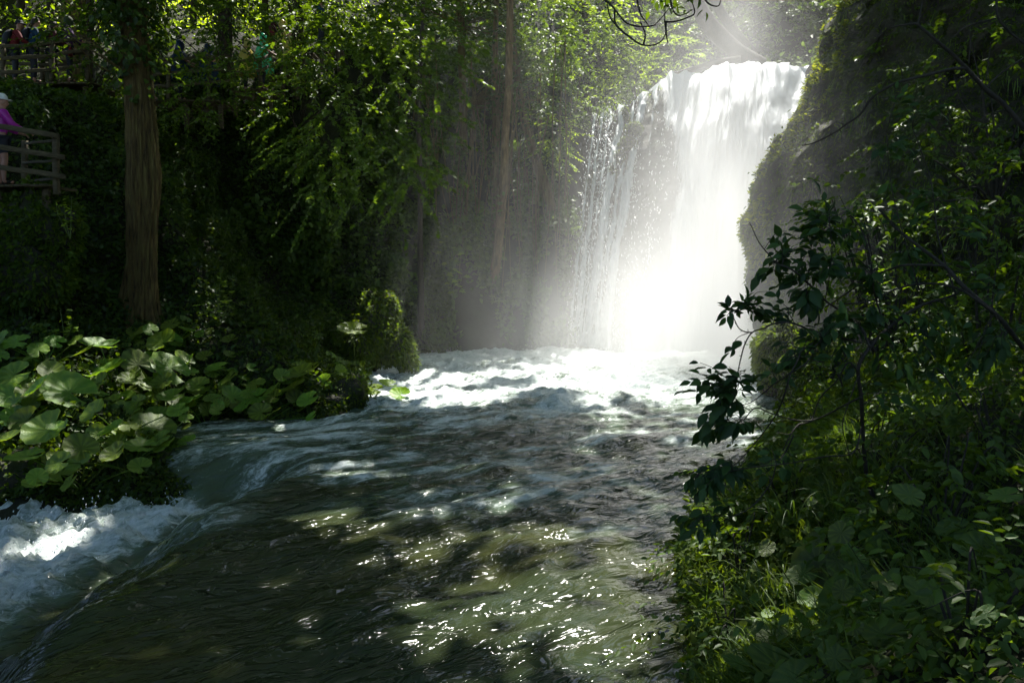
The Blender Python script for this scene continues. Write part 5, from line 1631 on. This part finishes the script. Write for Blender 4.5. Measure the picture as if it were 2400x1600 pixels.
def lathe_local(name, rings, mat, parent, na=36, fold=.0, seed=0., cx=0., cy=0.):
    th = np.linspace(0, 2 * PI, na, endpoint=False)
    V = []
    for z, rx_, ry_, dx, dy in rings:
        k = 1 + fold * np.sin(th * 7 + seed + z * 2) * np.clip((1.42 - z) * 1.2, 0, 1) + .5 * fold * np.sin(th * 12 + seed * 3)
        V.append(np.stack([cx + dx + rx_ * k * np.cos(th), cy + dy + ry_ * k * np.sin(th), np.full(na, z)], -1))
    V = np.concatenate(V)
    me = bpy.data.meshes.new(name)
    F = grid_faces(na, len(rings), True)
    me.from_pydata(V.tolist(), [], F.tolist() + [list(range(na))[::-1], [(len(rings) - 1) * na + q for q in range(na)]])
    me.polygons.foreach_set('use_smooth', np.ones(len(me.polygons), bool))
    return link_local(name, me, mat, parent)


def person(label, feet, yaw, top=None, legs=None, h=1.7, pose='rail', lean=.0, hood=None, poncho=None, pack=None, hat=None, short=False, bag=None, sleeve=1):
    t_ = empty('person', feet)
    t_.rotation_euler = (0, 0, yaw)
    t_.scale = (h / 1.72,) * 3
    tag(t_, label, 'person')
    L = lean
    V = [(0, 0, .93), (0, .02 * L, 1.10), (0, .10 * L, 1.30), (0, .14 * L, 1.42), (0, .17 * L, 1.50), (0, .19 * L + .015, 1.575), (0, .20 * L + .01, 1.65), (0, .20 * L, 1.71)]
    Rr = [(.155, .115), (.135, .10), (.155, .11), (.10, .075), (.055, .055), (.075, .088), (.082, .098), (.05, .06)]
    E = [(0, 1), (1, 2), (2, 3), (3, 4), (4, 5), (5, 6), (6, 7)]

    def ad(v_, r, p_):
        V.append(v_)
        Rr.append((r, r))
        E.append((p_, len(V) - 1))
        return len(V) - 1
    ad((0, .19 * L + .125, 1.585), .013, 5)                  # nose
    for s in (-1, 1):
        ad((s * .088, .19 * L + .0, 1.585), .014, 5)           # ears
    arms = []
    for s in (-1, 1):
        sh_ = ad((s * .175, .12 * L, 1.39), .062, 3)
        if pose == 'rail':
            e_ = ad((s * .27, .13 + .1 * L, 1.16), .047, sh_)
            w_ = ad((s * .20, .36 + .1 * L, 1.06), .032, e_)
            hd, dn = np.array([s * .19, .43 + .1 * L, 1.055]), np.array([0, .8, -.45])
        elif pose == 'hang':
            e_ = ad((s * .25, -.01, 1.12), .046, sh_)
            w_ = ad((s * .255, .07, .88), .031, e_)
            hd, dn = np.array([s * .255, .09, .81]), np.array([0, .2, -1])
        else:
            e_ = ad((s * .23, .16, 1.16), .046, sh_)
            w_ = ad((s * .08, .28, 1.28), .031, e_)
            hd, dn = np.array([s * .05, .31, 1.33]), np.array([0, .3, 1])
        arms.append((sh_, e_, w_))
        pm = ad(tuple(hd), .034, w_)
        dn = dn / np.linalg.norm(dn)
        for f in range(4):
            off = np.array([(f - 1.5) * .019, 0, 0])
            l = (.062, .074, .070, .054)[f]
            k1 = ad(tuple(hd + off + dn * .04), .0095, pm)
            k2 = ad(tuple(hd + off + dn * (.04 + l * .5) + [0, 0, -.004]), .009, k1)
            ad(tuple(hd + off + dn * (.04 + l * .9) + [0, -.01, -.022]), .0075, k2)
        tb = ad(tuple(hd + np.array([-s * .036, 0, 0]) + dn * .012), .012, pm)
        ad(tuple(hd + np.array([-s * .052, 0, -.008]) + dn * .045), .0095, tb)
    lg = []
    for i, s in enumerate((-1, 1)):
        hp = ad((s * .095, 0, .86), .092, 0)
        kn = ad((s * .105, .02 + .03 * i, .50), .062, hp)
        cf = ad((s * .107, -.01 + .03 * i, .33), .058, kn)
        an = ad((s * .11, -.02 + .03 * i, .10), .04, cf)
        hl = ad((s * .11, -.02 + .03 * i, .045), .04, an)
        ad((s * .125, .15 + .03 * i, .035), .034, hl)
        lg.append((hp, kn, cf, an, hl))
    skin('body', V, E, Rr, M['skin'], t_)
    if top is not None:
        vs = [0, 1, 2, 3]
        Ej = [(0, 1), (1, 2), (2, 3)]
        Vj = [V[i] for i in vs]
        Rj = [(.185, .15), (.17, .135), (.195, .145), (.125, .105)]
        for (a, b, c) in arms:
            Vj += [V[a], V[b]]
            Rj += [.085, .066]
            k = len(Vj)
            Ej += [(3, k - 2), (k - 2, k - 1)]
            if sleeve:
                Vj.append(tuple(np.array(V[b]) * .08 + np.array(V[c]) * .92))
                Rj.append(.048)
                Ej.append((k - 1, k))
        Rj = [r if isinstance(r, tuple) else (r, r) for r in Rj]
        skin('jacket', Vj, Ej, Rj, top, t_)
    if legs is not None:
        Vt, Rt, Et = [V[0]], [(.165, .128)], []
        for (hp, kn, cf, an, hl) in lg:
            ids = [hp, kn] if short else [hp, kn, cf, an]
            rr = [.108, .088] if short else [.105, .078, .074, .062]
            prev = 0
            for q, r in zip(ids, rr):
                v_ = V[q] if not (short and q == kn) else tuple(np.array(V[hp]) * .18 + np.array(V[kn]) * .82)
                Vt.append(v_)
                Rt.append((r, r))
                Et.append((prev, len(Vt) - 1))
                prev = len(Vt) - 1
        skin('trousers', Vt, Et, Rt, legs, t_)
        for (hp, kn, cf, an, hl) in lg:
            skin('shoe', [V[hl], tuple(np.array(V[hl]) + [0, .17, -.008])], [(0, 1)], [(.05, .05), (.045, .04)], M['bark_dark'], t_, 2)
    hc = (0, .20 * L - .01)
    if hood is not None:
        lathe_local('hood', [(1.44, .10, .11, 0, .14 * L), (1.49, .12, .125, 0, .16 * L - .02), (1.57, .122, .13, *hc), (1.66, .118, .125, *hc), (1.73, .09, .09, 0, hc[1] - .02), (1.775, .04, .04, 0, hc[1] - .04)], hood, t_, 24, .03, feet[0])
    elif hat is None:
        lathe_local('hair', [(1.55, .07, .06, 0, hc[1] - .045), (1.60, .092, .09, 0, hc[1] - .03), (1.67, .096, .105, 0, hc[1] - .012), (1.72, .085, .09, *hc), (1.755, .04, .045, *hc)], M['hair'], t_, 24, .03, feet[0])
    if hat is not None:
        lathe_local('hat', [(1.655, .135, .16, 0, hc[1] + .03), (1.665, .13, .15, 0, hc[1] + .03), (1.668, .098, .108, *hc), (1.72, .096, .105, *hc), (1.77, .07, .075, *hc), (1.785, .03, .03, *hc)], hat, t_, 28, .02, feet[0])
    if poncho is not None:
        lathe_local('poncho', [(.52, .40, .34, 0, .05 * L), (.60, .40, .335, 0, .05 * L), (.85, .37, .30, 0, .06 * L), (1.1, .335, .26, 0, .08 * L), (1.28, .30, .215, 0, .11 * L), (1.38, .24, .165, 0, .13 * L), (1.44, .135, .115, 0, .15 * L), (1.47, .10, .10, 0, .16 * L)], poncho, t_, 56, .07, feet[0] * 3)
    if pack is not None:
        lathe_local('backpack', [(.98, .10, .05, 0, -.20), (1.0, .155, .10, 0, -.20), (1.15, .165, .12, 0, -.21 + .05 * L), (1.33, .15, .11, 0, -.20 + .08 * L), (1.43, .12, .085, 0, -.17 + .12 * L), (1.465, .05, .04, 0, -.15 + .12 * L)], pack, t_, 24, .04, feet[0])
    if bag is not None:
        lathe_local('bag', [(.62, .10, .05, .30, .08), (.64, .12, .06, .30, .08), (.75, .11, .055, .30, .08), (.86, .05, .03, .285, .08), (.90, .015, .015, .27, .08)], bag, t_, 20, .06, feet[0])
    return t_


dk = cloth('dark cloth', (.02, .022, .03))
red, wine, blue, purple = cloth('red cloth', (.12, .008, .01)), cloth('wine cloth', (.06, .005, .012)), cloth('blue cloth', (.008, .04, .09)), cloth('purple cloth', (.06, .02, .085))
olive, pale = cloth('olive cloth', (.03, .045, .015)), cloth('pale cloth', (.72, .72, .68))


def film(name, c):
    m, t, b, out = mat_new(name)
    b.inputs['Base Color'].default_value = (*c, 1)
    b.inputs['Roughness'].default_value = .3
    tl = N(t, 'ShaderNodeBsdfTranslucent')
    tl.inputs[0].default_value = (*c, 1)
    ms = N(t, 'ShaderNodeMixShader')
    ms.inputs[0].default_value = .5
    t.links.new(b.outputs[0], ms.inputs[1])
    t.links.new(tl.outputs[0], ms.inputs[2])
    t.links.new(ms.outputs[0], out.inputs[0])
    return m


green_f, yellow_f, blue_f, mag = film('green film', (.10, .62, .36)), film('yellow film', (.62, .52, .13)), film('blue film', (.008, .03, .10)), film('magenta cloth', (.50, .03, .42))
E_ = -PI / 2
person('person in a red jacket and cap with a dark backpack, leftmost at the railing', P(36, 195, 23), E_ + .5, red, dk, 1.70, 'rail', .9, hat=dk, pack=dk)
person('person in a blue hooded jacket between the red jackets', P(80, 195, 23.2), E_ + .55, blue, dk, 1.78, 'rail', .6, pack=dk)
person('person in a dark red jacket with a black backpack next to the purple hood', P(124, 194, 23.2), E_ + .6, wine, dk, 1.66, 'rail', .6, pack=dk)
person('person in purple with an olive hood carrying a red bag', P(163, 193, 23.4), E_ + .4, purple, dk, 1.80, 'rail', .3, hood=olive, pack=dk, bag=red)
person('dark hooded person just right of the ivy trunk', P(368, 235, 24.6), E_ + .4, None, dk, 1.74, 'rail', .3, hood=olive, poncho=olive)
person('person in a dark blue pointed hood against the bright gap', P(422, 236, 24.7), E_ + .3, None, dk, 1.74, 'rail', .3, hood=blue_f, poncho=blue_f)
person('dim person in a blue poncho among the leaves left of the yellow poncho', P(490, 238, 24.8), E_ + .2, None, dk, 1.66, 'fold', .2, hood=blue_f, poncho=blue_f)
person('person in a pale yellow poncho leaning on the railing', P(576, 214, 26.4), E_ + .2, None, dk, 1.62, 'rail', .6, hood=yellow_f, poncho=yellow_f)
person('person in a bright green hooded poncho at the railing', P(616, 208, 26.5), E_ + .3, None, dk, 1.70, 'rail', .4, hood=green_f, poncho=green_f)
person('person in dark red behind the green poncho', P(640, 178, 28.0), E_ + .2, red, dk, 1.75, 'fold', .2, hood=wine)
person('person in a yellow green hood behind the green poncho, partly in leaves', P(664, 176, 28.1), E_, None, dk, 1.80, 'fold', .2, hood=yellow_f, poncho=yellow_f)
person('person in a grey blue jacket and pale cap, highest among the leaves', P(752, 113, 29.5), E_ - .2, blue, dk, 1.72, 'hang', .1, hat=pale)
person('person in magenta and dark shorts with a pale hat at the left border', P(6, 432, 16.1), E_ + .75, mag, dk, 1.72, 'rail', .35, hat=pale, short=True, pack=dk)
